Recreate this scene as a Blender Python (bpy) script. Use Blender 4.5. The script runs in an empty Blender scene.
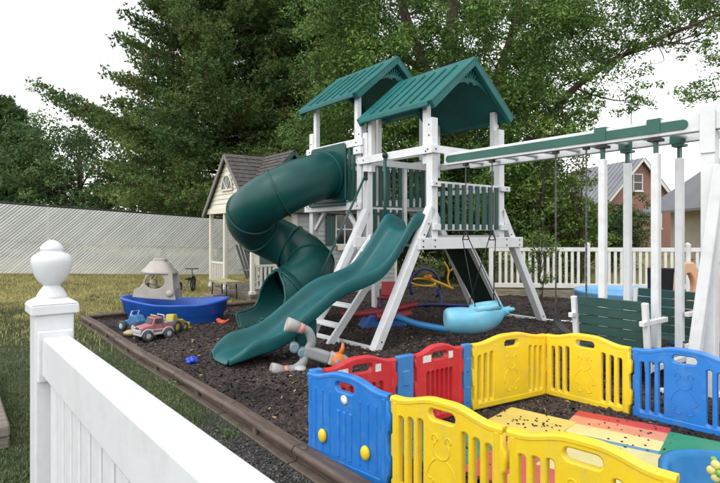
import bpy, bmesh, math, random
import numpy as np
from mathutils import Vector, Matrix

# ---------------------------------------------------------------- camera, sky, sun, exposure
scene = bpy.context.scene
col = scene.collection
EYE = 1.56
cam_data = bpy.data.cameras.new('camera')
cam = bpy.data.objects.new('camera', cam_data)
col.objects.link(cam)
cam.location = (0, 0, EYE)
cam.rotation_euler = (math.radians(90), 0, 0)
cam_data.sensor_width = 36.0
cam_data.lens = 27.0
cam_data.shift_y = -8.5 / 720.0
cam_data.clip_start = 0.02
cam_data.clip_end = 1500
scene.camera = cam

SUN_EL, SUN_AZ = math.radians(55), math.radians(220)     # azimuth clockwise from +Y: behind and to the left
world = bpy.data.worlds.new('World')
scene.world = world
world.use_nodes = True
wn, wl = world.node_tree.nodes, world.node_tree.links
wn.clear()
w_out = wn.new('ShaderNodeOutputWorld')
w_bg = wn.new('ShaderNodeBackground')
w_sky = wn.new('ShaderNodeTexSky')
w_sky.sky_type = 'NISHITA'
w_sky.sun_disc = False
w_sky.sun_elevation = SUN_EL
w_sky.sun_rotation = SUN_AZ
w_sky.air_density = 2.0
w_sky.dust_density = 1.0
w_sky.ozone_density = 1.0
w_hsv = wn.new('ShaderNodeHueSaturation')               # thin bright overcast: little blue left in it
w_hsv.inputs['Saturation'].default_value = 0.12
w_hsv.inputs['Value'].default_value = 1.9
w_bg.inputs['Strength'].default_value = 0.15
wl.new(w_sky.outputs['Color'], w_hsv.inputs['Color'])
wl.new(w_hsv.outputs['Color'], w_bg.inputs['Color'])
wl.new(w_bg.outputs['Background'], w_out.inputs['Surface'])

sun_data = bpy.data.lights.new('sun', 'SUN')
sun_data.energy = 0.6
sun_data.angle = math.radians(28)
sun_data.color = (1.0, 0.96, 0.9)
sun = bpy.data.objects.new('sun', sun_data)
col.objects.link(sun)
sd = Vector((math.sin(SUN_AZ) * math.cos(SUN_EL), math.cos(SUN_AZ) * math.cos(SUN_EL), math.sin(SUN_EL)))
sun.rotation_euler = sd.to_track_quat('Z', 'Y').to_euler()

scene.render.engine = 'CYCLES'
scene.view_settings.view_transform = 'Standard'
scene.view_settings.look = 'None'
scene.view_settings.gamma = 1.0
scene.view_settings.exposure = 0.10

# ---------------------------------------------------------------- helpers
ANG = math.radians(37.5)
RX = Vector((math.cos(ANG), math.sin(ANG), 0))       # local x, to the right and away
LY = Vector((-math.sin(ANG), math.cos(ANG), 0))      # local y, to the left and away
NP = Vector((1.027, 7.70, 0))                        # near corner post of the play set


def fr(r, t, z=0.0):
    return NP + RX * r + LY * t + Vector((0, 0, z))


def tag(o, label=None, cat=None, group=None, kind=None):
    if label: o['label'] = label
    if cat: o['category'] = cat
    if group: o['group'] = group
    if kind: o['kind'] = kind
    return o


def empty(name, loc=(0, 0, 0), rz=0.0, parent=None):
    o = bpy.data.objects.new(name, None)
    o.empty_display_size = 0.1
    o.location = loc
    o.rotation_euler = (0, 0, rz)
    col.objects.link(o)
    if parent: o.parent = parent
    return o


def link(name, mesh, parent=None, loc=(0, 0, 0), rot=(0, 0, 0), scale=(1, 1, 1)):
    o = bpy.data.objects.new(name, mesh)
    o.location = loc
    o.rotation_euler = rot
    o.scale = scale
    col.objects.link(o)
    if parent: o.parent = parent
    return o


def copy_tree(o, parent=None):
    c = o.copy()
    col.objects.link(c)
    c.parent = parent
    for ch in list(o.children):
        copy_tree(ch, c)
    return c


class MB:
    """collects shapes; build() links them as one mesh object"""

    def __init__(self):
        self.v, self.f, self.s = [], [], []

    def add(self, vs, fs, smooth=False):
        b = len(self.v)
        self.v += [tuple(p) for p in vs]
        self.f += [tuple(i + b for i in f) for f in fs]
        self.s += [smooth] * len(fs)
        return self

    def box(self, a, b):
        (x0, y0, z0), (x1, y1, z1) = a, b
        vs = [(x0, y0, z0), (x1, y0, z0), (x1, y1, z0), (x0, y1, z0), (x0, y0, z1), (x1, y0, z1), (x1, y1, z1), (x0, y1, z1)]
        return self.add(vs, [(0, 3, 2, 1), (4, 5, 6, 7), (0, 1, 5, 4), (1, 2, 6, 5), (2, 3, 7, 6), (3, 0, 4, 7)])

    def cbox(self, c, s):
        return self.box([c[i] - s[i] / 2 for i in range(3)], [c[i] + s[i] / 2 for i in range(3)])

    def bar(self, p, q, w, h, side=None):
        """rectangular bar from p to q; w along `side`, h across"""
        p, q = Vector(p), Vector(q)
        d = (q - p).normalized()
        if side is None:
            side = d.cross(Vector((0, 0, 1)))
            if side.length < 1e-4: side = Vector((1, 0, 0))
        side = Vector(side)
        side = (side - d * side.dot(d)).normalized()
        up = side.cross(d)
        vs = []
        for e in (p, q):
            for a, b in ((-1, -1), (1, -1), (1, 1), (-1, 1)):
                vs.append(e + side * (a * w / 2) + up * (b * h / 2))
        return self.add(vs, [(0, 1, 2, 3)[::-1], (4, 5, 6, 7), (0, 1, 5, 4), (1, 2, 6, 5), (2, 3, 7, 6), (3, 0, 4, 7)])

    def rings(self, rings, closed=True, caps=True, smooth=True):
        n = len(rings[0])
        vs = [p for r in rings for p in r]
        fs = []
        m = n if closed else n - 1
        for i in range(len(rings) - 1):
            for j in range(m):
                k = (j + 1) % n
                fs.append((i * n + j, i * n + k, (i + 1) * n + k, (i + 1) * n + j))
        self.add(vs, fs, smooth)
        if caps and closed:
            b = len(self.v) - len(vs)
            self.f.append(tuple(b + j for j in range(n))[::-1]); self.s.append(False)
            self.f.append(tuple(b + (len(rings) - 1) * n + j for j in range(n))); self.s.append(False)
        return self

    def tube(self, pts, rad, n=10, caps=True, up=Vector((0, 0, 1))):
        pts = [Vector(p) for p in pts]
        if not hasattr(rad, '__len__'): rad = [rad] * len(pts)
        rings = []
        prev = None
        for i, p in enumerate(pts):
            d = (pts[min(i + 1, len(pts) - 1)] - pts[max(i - 1, 0)]).normalized()
            if prev is None:
                a = d.cross(up)
                if a.length < 1e-3: a = d.cross(Vector((1, 0, 0)))
                a.normalize()
            else:
                a = (prev - d * prev.dot(d)).normalized()
            prev = a
            b = d.cross(a)
            rings.append([p + (a * math.cos(2 * math.pi * k / n) + b * math.sin(2 * math.pi * k / n)) * rad[i] for k in range(n)])
        return self.rings(rings, True, caps, True)

    def lathe(self, prof, n=24, o=(0, 0, 0), smooth=True, phase=0.0, axis='z', caps=True):
        rings = []
        for r, z in prof:
            ring = []
            for k in range(n):
                a = 2 * math.pi * k / n + phase
                if axis == 'z': ring.append((o[0] + r * math.cos(a), o[1] + r * math.sin(a), o[2] + z))
                elif axis == 'x': ring.append((o[0] + z, o[1] + r * math.cos(a), o[2] + r * math.sin(a)))
                else: ring.append((o[0] + r * math.sin(a), o[1] + z, o[2] + r * math.cos(a)))
            rings.append(ring)
        return self.rings(rings, True, caps, smooth)

    def prism(self, poly, origin, ax, ay, depth):
        """2D polygon (ccw in ax, ay) pushed out by the vector depth"""
        o, ax, ay, dp = Vector(origin), Vector(ax), Vector(ay), Vector(depth)
        n = len(poly)
        vs = [o + ax * a + ay * b for a, b in poly] + [o + ax * a + ay * b + dp for a, b in poly]
        fs = [tuple(range(n))[::-1], tuple(range(n, 2 * n))] + [(i, (i + 1) % n, n + (i + 1) % n, n + i) for i in range(n)]
        return self.add(vs, fs)

    def ellipsoid(self, c, r, n=16, m=10, fn=None):
        rings = []
        for i in range(m + 1):
            th = math.pi * (i / m * 0.98 + 0.01)
            ring = []
            for k in range(n):
                a = 2 * math.pi * k / n
                d = Vector((math.sin(th) * math.cos(a), math.sin(th) * math.sin(a), -math.cos(th)))
                if fn: d = fn(d)
                ring.append((c[0] + d.x * r[0], c[1] + d.y * r[1], c[2] + d.z * r[2]))
            rings.append(ring)
        return self.rings(rings, True, True, True)

    def mesh(self, name):
        me = bpy.data.meshes.new(name)
        me.from_pydata(self.v, [], self.f)
        if any(self.s):
            me.polygons.foreach_set('use_smooth', self.s)
        bm = bmesh.new(); bm.from_mesh(me)
        bmesh.ops.recalc_face_normals(bm, faces=bm.faces)
        bm.to_mesh(me); bm.free()
        me.update()
        return me

    def build(self, name, mat, parent=None, bevel=0.0, solid=0.0, loc=(0, 0, 0), rot=(0, 0, 0), seg=1, subsurf=0):
        me = self.mesh(name)
        me.materials.append(mat)
        o = link(name, me, parent, loc, rot)
        if solid:
            m = o.modifiers.new('solid', 'SOLIDIFY'); m.thickness = solid; m.offset = 0
        if bevel:
            m = o.modifiers.new('bevel', 'BEVEL'); m.width = bevel; m.segments = seg; m.limit_method = 'ANGLE'; m.angle_limit = math.radians(40)
        if subsurf:
            m = o.modifiers.new('sub', 'SUBSURF'); m.levels = subsurf; m.render_levels = subsurf
        return o


def np_mesh(name, verts, faces, mat, parent=None, smooth=False):
    """fast mesh from numpy arrays; faces has shape (n, 3) or (n, 4)"""
    me = bpy.data.meshes.new(name)
    nv, nf, k = len(verts), len(faces), faces.shape[1]
    me.vertices.add(nv); me.vertices.foreach_set('co', np.asarray(verts, dtype=np.float32).ravel())
    me.loops.add(nf * k); me.loops.foreach_set('vertex_index', np.asarray(faces, dtype=np.int32).ravel())
    me.polygons.add(nf)
    me.polygons.foreach_set('loop_start', np.arange(0, nf * k, k, dtype=np.int32))
    me.polygons.foreach_set('loop_total', np.full(nf, k, dtype=np.int32))
    if smooth: me.polygons.foreach_set('use_smooth', np.ones(nf, dtype=bool))
    me.update(calc_edges=True)
    me.materials.append(mat)
    return link(name, me, parent)


def curve_mesh(name, loops, depth, bevel):
    """flat plate with holes: 2D loops in x, y become a plate of the given half depth with rounded rims"""
    cu = bpy.data.curves.new(name, 'CURVE')
    cu.dimensions = '2D'; cu.fill_mode = 'BOTH'; cu.extrude = depth; cu.bevel_depth = bevel; cu.bevel_resolution = 1
    cu.offset = -bevel
    for lp in loops:
        sp = cu.splines.new('POLY'); sp.points.add(len(lp) - 1); sp.use_cyclic_u = True
        for p, (x, y) in zip(sp.points, lp): p.co = (x, y, 0, 1)
    tmp = bpy.data.objects.new(name, cu); col.objects.link(tmp)
    dg = bpy.context.evaluated_depsgraph_get()
    me = bpy.data.meshes.new_from_object(tmp.evaluated_get(dg))
    bpy.data.objects.remove(tmp); bpy.data.curves.remove(cu)
    return me


def rounded(x0, y0, x1, y1, r, n=4):
    pts = []
    for cx, cy, a0 in ((x1 - r, y1 - r, 0), (x0 + r, y1 - r, 90), (x0 + r, y0 + r, 180), (x1 - r, y0 + r, 270)):
        for k in range(n + 1):
            a = math.radians(a0 + 90 * k / n)
            pts.append((cx + r * math.cos(a), cy + r * math.sin(a)))
    return pts


def catmull(pts, n=8):
    pts = [Vector(p) for p in pts]
    out = []
    for i in range(len(pts) - 1):
        p0, p1, p2, p3 = pts[max(i - 1, 0)], pts[i], pts[i + 1], pts[min(i + 2, len(pts) - 1)]
        for k in range(n):
            t = k / n
            out.append(0.5 * ((2 * p1) + (p2 - p0) * t + (2 * p0 - 5 * p1 + 4 * p2 - p3) * t * t + (3 * p1 - p0 - 3 * p2 + p3) * t ** 3))
    out.append(pts[-1])
    return out


# ---------------------------------------------------------------- materials
MATS = {}


def mat(name, c, rough=0.5, var=0.12, scale=4.0, bump=0.0, bscale=60.0, c2=None, spec=0.5, dirt=None, dscale=3.0, damt=0.0,
        island=0.0, trans=0.0, stretch=None, metal=0.0, coat=0.0):
    """plain surface: base colour, a second tone by noise, optional specks of dirt, optional bump"""
    m = bpy.data.materials.new(name); m.use_nodes = True
    N, L = m.node_tree.nodes, m.node_tree.links
    bs = N['Principled BSDF']
    bs.inputs['Roughness'].default_value = rough
    bs.inputs['Specular IOR Level'].default_value = spec
    bs.inputs['Metallic'].default_value = metal
    bs.inputs['Coat Weight'].default_value = coat
    tc = N.new('ShaderNodeTexCoord')
    src = tc.outputs['Object']
    if stretch:
        mp = N.new('ShaderNodeMapping'); mp.inputs['Scale'].default_value = stretch
        L.new(src, mp.inputs['Vector']); src = mp.outputs['Vector']
    nz = N.new('ShaderNodeTexNoise'); nz.inputs['Scale'].default_value = scale; nz.inputs['Detail'].default_value = 5
    nz.inputs['Roughness'].default_value = 0.6
    L.new(src, nz.inputs['Vector'])
    rp = N.new('ShaderNodeValToRGB')
    a = [max(0, x * (1 - var)) for x in c]
    b = list(c2) if c2 else [min(1, x * (1 + var)) for x in c]
    rp.color_ramp.elements[0].position = 0.34; rp.color_ramp.elements[0].color = (*a, 1)
    rp.color_ramp.elements[1].position = 0.66; rp.color_ramp.elements[1].color = (*b, 1)
    L.new(nz.outputs['Fac'], rp.inputs['Fac'])
    out = rp.outputs['Color']
    if damt:
        dn = N.new('ShaderNodeTexNoise'); dn.inputs['Scale'].default_value = dscale; dn.inputs['Detail'].default_value = 8
        dn.inputs['Roughness'].default_value = 0.7
        L.new(src, dn.inputs['Vector'])
        dr = N.new('ShaderNodeValToRGB')
        dr.color_ramp.elements[0].position = 0.48; dr.color_ramp.elements[0].color = (0, 0, 0, 1)
        dr.color_ramp.elements[1].position = 0.72; dr.color_ramp.elements[1].color = (damt, damt, damt, 1)
        L.new(dn.outputs['Fac'], dr.inputs['Fac'])
        mx = N.new('ShaderNodeMix'); mx.data_type = 'RGBA'
        L.new(dr.outputs['Color'], mx.inputs[0]); L.new(out, mx.inputs[6]); mx.inputs[7].default_value = (*dirt, 1)
        out = mx.outputs[2]
    if island:
        ge = N.new('ShaderNodeNewGeometry')
        hs = N.new('ShaderNodeHueSaturation')
        mr = N.new('ShaderNodeMapRange'); mr.inputs['To Min'].default_value = 1 - island; mr.inputs['To Max'].default_value = 1 + island
        L.new(ge.outputs['Random Per Island'], mr.inputs['Value']); L.new(mr.outputs['Result'], hs.inputs['Value'])
        mh = N.new('ShaderNodeMapRange'); mh.inputs['To Min'].default_value = 0.5 - island * 0.05; mh.inputs['To Max'].default_value = 0.5 + island * 0.05
        mul = N.new('ShaderNodeMath'); mul.operation = 'MULTIPLY'; mul.inputs[1].default_value = 7.31
        frc = N.new('ShaderNodeMath'); frc.operation = 'FRACT'
        L.new(ge.outputs['Random Per Island'], mul.inputs[0]); L.new(mul.outputs[0], frc.inputs[0]); L.new(frc.outputs[0], mh.inputs['Value'])
        L.new(mh.outputs['Result'], hs.inputs['Hue'])
        L.new(out, hs.inputs['Color']); out = hs.outputs['Color']
    L.new(out, bs.inputs['Base Color'])
    if bump:
        bn = N.new('ShaderNodeTexNoise'); bn.inputs['Scale'].default_value = bscale; bn.inputs['Detail'].default_value = 6
        L.new(src, bn.inputs['Vector'])
        bp = N.new('ShaderNodeBump'); bp.inputs['Strength'].default_value = bump; bp.inputs['Distance'].default_value = 0.02
        L.new(bn.outputs['Fac'], bp.inputs['Height']); L.new(bp.outputs['Normal'], bs.inputs['Normal'])
    if trans:
        tr = N.new('ShaderNodeBsdfTranslucent'); ms = N.new('ShaderNodeMixShader'); ms.inputs[0].default_value = trans
        L.new(out, tr.inputs['Color'])
        L.new(bs.outputs[0], ms.inputs[1]); L.new(tr.outputs[0], ms.inputs[2])
        L.new(ms.outputs[0], N['Material Output'].inputs['Surface'])
    MATS[name] = m
    return m


GRIME = (0.30, 0.28, 0.22)
vinyl = mat('white_vinyl', (0.70, 0.71, 0.725), 0.38, 0.03, 2.0, dirt=GRIME, damt=0.26, dscale=6, spec=0.45)
vinyl_clean = mat('white_fence_vinyl', (0.70, 0.71, 0.735), 0.36, 0.02, 2.0, dirt=(0.26, 0.27, 0.20), damt=0.20, dscale=9, bump=0.03, bscale=90)
cream = mat('cream_siding', (0.66, 0.62, 0.52), 0.55, 0.05, 3.0, dirt=GRIME, damt=0.2)
teal_plastic = mat('teal_plastic', (0.008, 0.092, 0.098), 0.34, 0.16, 2.2, dirt=(0.06, 0.15, 0.15), damt=0.12, dscale=4, spec=0.32, bump=0.03, bscale=40)
tube_plastic = mat('dark_teal_plastic', (0.003, 0.056, 0.052), 0.40, 0.16, 2.2, dirt=(0.03, 0.09, 0.085), damt=0.12, dscale=3, spec=0.34, bump=0.03, bscale=30)
roof_plastic = mat('roof_plastic', (0.004, 0.115, 0.110), 0.5, 0.14, 2.5, dirt=(0.04, 0.14, 0.13), damt=0.25, dscale=5, spec=0.4, bump=0.03, bscale=50)
slat_green = mat('green_slat', (0.010, 0.062, 0.052), 0.5, 0.15, 5.0, dirt=(0.08, 0.12, 0.10), damt=0.2)
bench_green = mat('bench_green', (0.014, 0.060, 0.050), 0.5, 0.15, 5.0, dirt=(0.10, 0.14, 0.12), damt=0.25)
strip_green = mat('strip_green', (0.018, 0.100, 0.080), 0.45, 0.1, 4.0, dirt=(0.10, 0.16, 0.14), damt=0.2)
black_metal = mat('dark_metal', (0.02, 0.02, 0.022), 0.45, 0.2, 20, metal=0.3)
chain_metal = mat('chain_metal', (0.10, 0.10, 0.10), 0.45, 0.2, 20, metal=0.6)
dark_wood = mat('edging_brown', (0.075, 0.048, 0.037), 0.55, 0.2, 3, c2=(0.125, 0.085, 0.066), dirt=(0.22, 0.18, 0.15), damt=0.35, dscale=7, bump=0.12, bscale=35, stretch=(6, 0.8, 6))
edging_light = mat('edging_stake', (0.10, 0.075, 0.056), 0.7, 0.25, 6, bump=0.2)
timber = mat('weathered_timber', (0.17, 0.14, 0.11), 0.8, 0.3, 5, c2=(0.30, 0.26, 0.21), bump=0.5, bscale=30, stretch=(0.8, 8, 8))
mulch_base = mat('mulch_base', (0.022, 0.016, 0.014), 0.9, 0.5, 30, c2=(0.06, 0.043, 0.036), bump=1.0, bscale=70)
mulch_chip = mat('mulch_chip', (0.028, 0.021, 0.019), 0.75, 0.3, 0.9, c2=(0.066, 0.049, 0.043), island=0.75, spec=0.35)
debris_mat = mat('leaf_litter', (0.22, 0.15, 0.08), 0.8, 0.4, 9, island=0.6)
bark = mat('bark', (0.07, 0.052, 0.04), 0.9, 0.4, 6, c2=(0.15, 0.115, 0.085), bump=0.8, bscale=22, stretch=(3, 3, 0.7))
rng = np.random.default_rng(7)
random.seed(11)

# ---------------------------------------------------------------- ground
def smooth(a, b, x):
    x = min(1, max(0, (x - a) / (b - a)))
    return x * x * (3 - 2 * x)


def loc_rt(x, y):
    dx, dy = x - NP.x, y - NP.y
    return dx * RX.x + dy * RX.y, dx * LY.x + dy * LY.y


def ground_z(x, y):
    r, t = loc_rt(x, y)
    z = 0.34 * smooth(2.0, -4.6, r) * smooth(5.0, 13.5, t)
    z += -0.12 * smooth(3.2, 6.0, x) * smooth(8.0, 13.0, y) * smooth(40, 16, y)
    return z


def grass_material():
    m = bpy.data.materials.new('lawn'); m.use_nodes = True
    N, L = m.node_tree.nodes, m.node_tree.links
    bs = N['Principled BSDF']; bs.inputs['Roughness'].default_value = 0.9
    bs.inputs['Specular IOR Level'].default_value = 0.2
    tc = N.new('ShaderNodeTexCoord')
    n1 = N.new('ShaderNodeTexNoise'); n1.inputs['Scale'].default_value = 0.55; n1.inputs['Detail'].default_value = 6
    n2 = N.new('ShaderNodeTexNoise'); n2.inputs['Scale'].default_value = 14; n2.inputs['Detail'].default_value = 8
    L.new(tc.outputs['Object'], n1.inputs['Vector']); L.new(tc.outputs['Object'], n2.inputs['Vector'])
    # the lawn is parched towards the far fence
    sx = N.new('ShaderNodeSeparateXYZ'); L.new(tc.outputs['Object'], sx.inputs[0])
    mr = N.new('ShaderNodeMapRange'); mr.inputs['From Min'].default_value = 8.0; mr.inputs['From Max'].default_value = 13.0
    mr.inputs['To Min'].default_value = -0.28; mr.inputs['To Max'].default_value = 0.42
    L.new(sx.outputs['Y'], mr.inputs['Value'])
    ad = N.new('ShaderNodeMath'); ad.operation = 'ADD'; L.new(n1.outputs['Fac'], ad.inputs[0]); L.new(mr.outputs['Result'], ad.inputs[1])
    r1 = N.new('ShaderNodeValToRGB'); r1.color_ramp.elements[0].position = 0.42; r1.color_ramp.elements[0].color = (0.074, 0.092, 0.042, 1)
    r1.color_ramp.elements[1].position = 0.78; r1.color_ramp.elements[1].color = (0.38, 0.335, 0.13, 1)
    L.new(ad.outputs[0], r1.inputs['Fac'])
    r2 = N.new('ShaderNodeValToRGB'); r2.color_ramp.elements[0].position = 0.3; r2.color_ramp.elements[0].color = (0.45, 0.45, 0.45, 1)
    r2.color_ramp.elements[1].position = 0.7; r2.color_ramp.elements[1].color = (1.15, 1.15, 1.1, 1)
    L.new(n2.outputs['Fac'], r2.inputs['Fac'])
    mx = N.new('ShaderNodeMix'); mx.data_type = 'RGBA'; mx.blend_type = 'MULTIPLY'; mx.inputs[0].default_value = 1
    L.new(r1.outputs['Color'], mx.inputs[6]); L.new(r2.outputs['Color'], mx.inputs[7]); L.new(mx.outputs[2], bs.inputs['Base Color'])
    bp = N.new('ShaderNodeBump'); bp.inputs['Strength'].default_value = 0.8; bp.inputs['Distance'].default_value = 0.05
    n3 = N.new('ShaderNodeTexNoise'); n3.inputs['Scale'].default_value = 60; n3.inputs['Detail'].default_value = 6
    L.new(tc.outputs['Object'], n3.inputs['Vector']); L.new(n3.outputs['Fac'], bp.inputs['Height']); L.new(bp.outputs['Normal'], bs.inputs['Normal'])
    return m, r1.outputs['Color']


lawn_mat, _ = grass_material()
xs = np.concatenate([np.linspace(-400, -32, 12), np.linspace(-30, 30, 121), np.linspace(32, 400, 12)])
ys = np.concatenate([np.linspace(-40, -2, 8), np.linspace(-1, 45, 93), np.linspace(48, 700, 14)])
gv = np.array([(x, y, ground_z(x, y)) for y in ys for x in xs])
nx = len(xs)
gf = np.array([(j * nx + i, j * nx + i + 1, (j + 1) * nx + i + 1, (j + 1) * nx + i) for j in range(len(ys) - 1) for i in range(nx - 1)])
tag(np_mesh('ground', gv, gf, lawn_mat, smooth=True), kind='structure')

ET = 5.0                          # far edging, left of the playhouse
# mulch bed: a sheet with uneven surface, bounded by the edging
BR0, BT1 = -3.58, 5.72            # left edge (local r) and far edge (local t) of the bed


def bed_limit(r, t, x, y):
    if y > (15.6 if x < 3.4 else 13.4): return False
    return t < (ET if r < -.35 else 5.74 if r < 4.4 else 8.7)


def mulch_h(r, t):
    return 0.03 + 0.022 * math.sin(1.7 * r + 0.8 * t) * math.sin(1.3 * t - 0.5 * r) + 0.012 * math.sin(4.1 * r) * math.sin(3.7 * t)


bv, bf = [], []
rs = np.linspace(BR0 + 0.02, 9.5, 90); ts = np.linspace(-9.2, 8.8, 124)
for t in ts:
    for r in rs:
        p = fr(r, t)
        bv.append((p.x, p.y, ground_z(p.x, p.y) + mulch_h(r, t)))
n = len(rs)
for j in range(len(ts) - 1):
    for i in range(n - 1):
        c = fr((rs[i] + rs[i + 1]) / 2, (ts[j] + ts[j + 1]) / 2)
        if not bed_limit((rs[i] + rs[i + 1]) / 2, (ts[j] + ts[j + 1]) / 2, c.x, c.y): continue
        bf.append((j * n + i, j * n + i + 1, (j + 1) * n + i + 1, (j + 1) * n + i))
tag(np_mesh('mulch_bed', np.array(bv), np.array(bf), mulch_base, smooth=True), kind='structure')


def in_bed(x, y):
    r, t = loc_rt(x, y)
    return r > BR0 + 0.06 and r < 9.3 and t > -9 and bed_limit(r, t + .05, x, y + .1)


# rubber mulch chips, thicker near the camera
def scatter_chips(n, y0, y1, size, seed):
    g = np.random.default_rng(seed)
    out = []
    while len(out) < n:
        y = math.exp(g.uniform(math.log(y0), math.log(y1)))
        x = g.uniform(-0.72, 0.72) * y
        if not in_bed(x, y): continue
        out.append((x, y))
    return np.array(out)


P = np.concatenate([scatter_chips(34000, 2.6, 6.5, 0, 1), scatter_chips(28000, 5.5, 15.2, 0, 2)])
V, F = [], []
g = np.random.default_rng(5)
m = len(P)
h = np.array([ground_z(x, y) + mulch_h(*loc_rt(x, y)) for x, y in P])
L_ = g.uniform(0.016, 0.045, m); W_ = g.uniform(0.007, 0.014, m); T_ = g.uniform(0.005, 0.011, m)
az = g.uniform(0, 2 * np.pi, m); el = g.normal(0, 0.35, m)
dx = np.stack([np.cos(az) * np.cos(el), np.sin(az) * np.cos(el), np.sin(el)], 1)
dy = np.stack([-np.sin(az), np.cos(az), np.zeros(m)], 1)
dz = np.cross(dx, dy)
c = np.stack([P[:, 0], P[:, 1], h + g.uniform(0.0, 0.016, m)], 1)
# wedge-shaped chip: 6 corners, 8 triangles
corners = [(-1, -1, -0.6), (-1, 1, -0.6), (-0.8, 0, 1), (1, -0.7, -0.5), (1, 0.8, -0.6), (0.7, 0.1, 0.8)]
vv = np.stack([c + dx * (L_ * a)[:, None] + dy * (W_ * b)[:, None] + dz * (T_ * e)[:, None] for a, b, e in corners], 1)
tri = np.array([(0, 1, 2), (3, 5, 4), (0, 2, 5), (0, 5, 3), (1, 4, 5), (1, 5, 2)])
ff = (np.arange(m)[:, None, None] * 6 + tri[None]).reshape(-1, 3)
tag(np_mesh('mulch_chips', vv.reshape(-1, 3), ff, mulch_chip), 'dark rubber mulch chips covering the play area', 'mulch', kind='stuff')


def leaf_quads(c, nrm, size, aspect, g):
    """folded two-triangle leaves at points c; nrm rough facing directions"""
    m = len(c)
    nrm = nrm / (np.linalg.norm(nrm, axis=1, keepdims=True) + 1e-9)
    rv = g.normal(size=(m, 3))
    a = np.cross(nrm, rv); a /= (np.linalg.norm(a, axis=1, keepdims=True) + 1e-9)
    b = np.cross(nrm, a)
    s = size[:, None]
    tip, base = c + a * s, c - a * s
    lf = c + b * s * aspect + nrm * s * 0.22
    rt = c - b * s * aspect + nrm * s * 0.22
    v = np.stack([base, rt, tip, lf], 1).reshape(-1, 3)
    i = np.arange(m)[:, None] * 4
    f = np.concatenate([i + np.array([0, 1, 2]), i + np.array([0, 2, 3])], 1).reshape(-1, 3)
    return v, f


# fallen leaves and light bits on the mulch
Pd = np.concatenate([scatter_chips(700, 2.9, 7.5, 0, 3), scatter_chips(900, 6.5, 15.0, 0, 4)])
cd = np.array([(x, y, ground_z(x, y) + mulch_h(*loc_rt(x, y)) + 0.022) for x, y in Pd])
g = np.random.default_rng(8)
nv = np.concatenate([g.normal(0, 0.35, (len(cd), 2)), np.ones((len(cd), 1))], 1)
v, f = leaf_quads(cd, nv, g.uniform(0.010, 0.030, len(cd)), 0.5, g)
tag(np_mesh('leaf_litter', v, f, debris_mat), 'dry fallen leaves scattered over the dark mulch', 'leaves', kind='stuff')

# grass blades on the near lawn
blade_mat = mat('grass_blade', (0.088, 0.142, 0.052), 0.6, 0.30, 1.2, c2=(0.155, 0.19, 0.075), island=0.5, trans=0.25)
dry_mat = mat('dry_grass_blade', (0.19, 0.20, 0.07), 0.7, 0.30, 0.8, c2=(0.42, 0.37, 0.15), island=0.45, trans=0.2)


def blades(n, y0, y1, hlo, hhi, wd, seed, name, mt, label, keep=None):
    g = np.random.default_rng(seed)
    pts = []
    while len(pts) < n:
        y = math.exp(g.uniform(math.log(y0), math.log(y1)))
        x = g.uniform(-0.75, 0.72) * y
        r, t = loc_rt(x, y)
        if keep is not None:
            if not keep(x, y, r, t, g): continue
        pts.append((x, y, ground_z(x, y)))
    p = np.array(pts); m = len(p)
    hh = g.uniform(hlo, hhi, m); a = g.uniform(0, 2 * np.pi, m); lean = g.uniform(0.1, 0.8, m)
    d = np.stack([np.cos(a), np.sin(a), np.zeros(m)], 1); sd_ = np.stack([-np.sin(a), np.cos(a), np.zeros(m)], 1)
    w = (wd * g.uniform(0.6, 1.3, m))[:, None]
    mid = p + d * (hh * lean * 0.35)[:, None] + np.stack([0 * hh, 0 * hh, hh * 0.6], 1)
    tip = p + d * (hh * lean)[:, None] + np.stack([0 * hh, 0 * hh, hh * (1 - 0.3 * lean)], 1)
    v = np.stack([p - sd_ * w, p + sd_ * w, mid + sd_ * w * 0.8, mid - sd_ * w * 0.8, tip], 1).reshape(-1, 3)
    i = np.arange(m)[:, None] * 5
    f = np.concatenate([i + np.array([0, 1, 2]), i + np.array([0, 2, 3]), i + np.array([3, 2, 4])], 1).reshape(-1, 3)
    return tag(np_mesh(name, v, f, mt), label, 'grass', kind='stuff')


def lawn_side(x, y, r, t, g):
    if r > BR0 - 0.09 and t < (ET if r < -.35 else BT1) + 0.1: return False
    gv_ = smooth(-.6, -2.2, t) * smooth(-4.85, -4.3, r)       # bare gravel strip beside the edging
    if g.random() < gv_ * 0.93: return False
    nz = math.sin(1.9 * x + 0.7 * y) * math.sin(1.3 * y - 0.4 * x)
    nz2 = math.sin(5.3 * x + 2.1 * y + 1.7 * math.sin(3.1 * y)) * math.sin(4.7 * y - 1.9 * x)
    return g.random() < 0.62 + 0.2 * nz + .38 * nz2


blades(54000, 1.9, 9.5, 0.012, 0.042, 0.0030, 21, 'grass', blade_mat, 'short green grass on the lawn beside the white rail', lawn_side)


def dry_side(x, y, r, t, g):
    return lawn_side(x, y, r, t, g) and t < 13.3 and x < 1 and g.random() < smooth(6.5, 11.0, y)


blades(30000, 7.0, 19.0, 0.03, 0.08, 0.006, 22, 'dry_grass', dry_mat, 'parched yellow grass in front of the slatted chain fence', dry_side)

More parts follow.
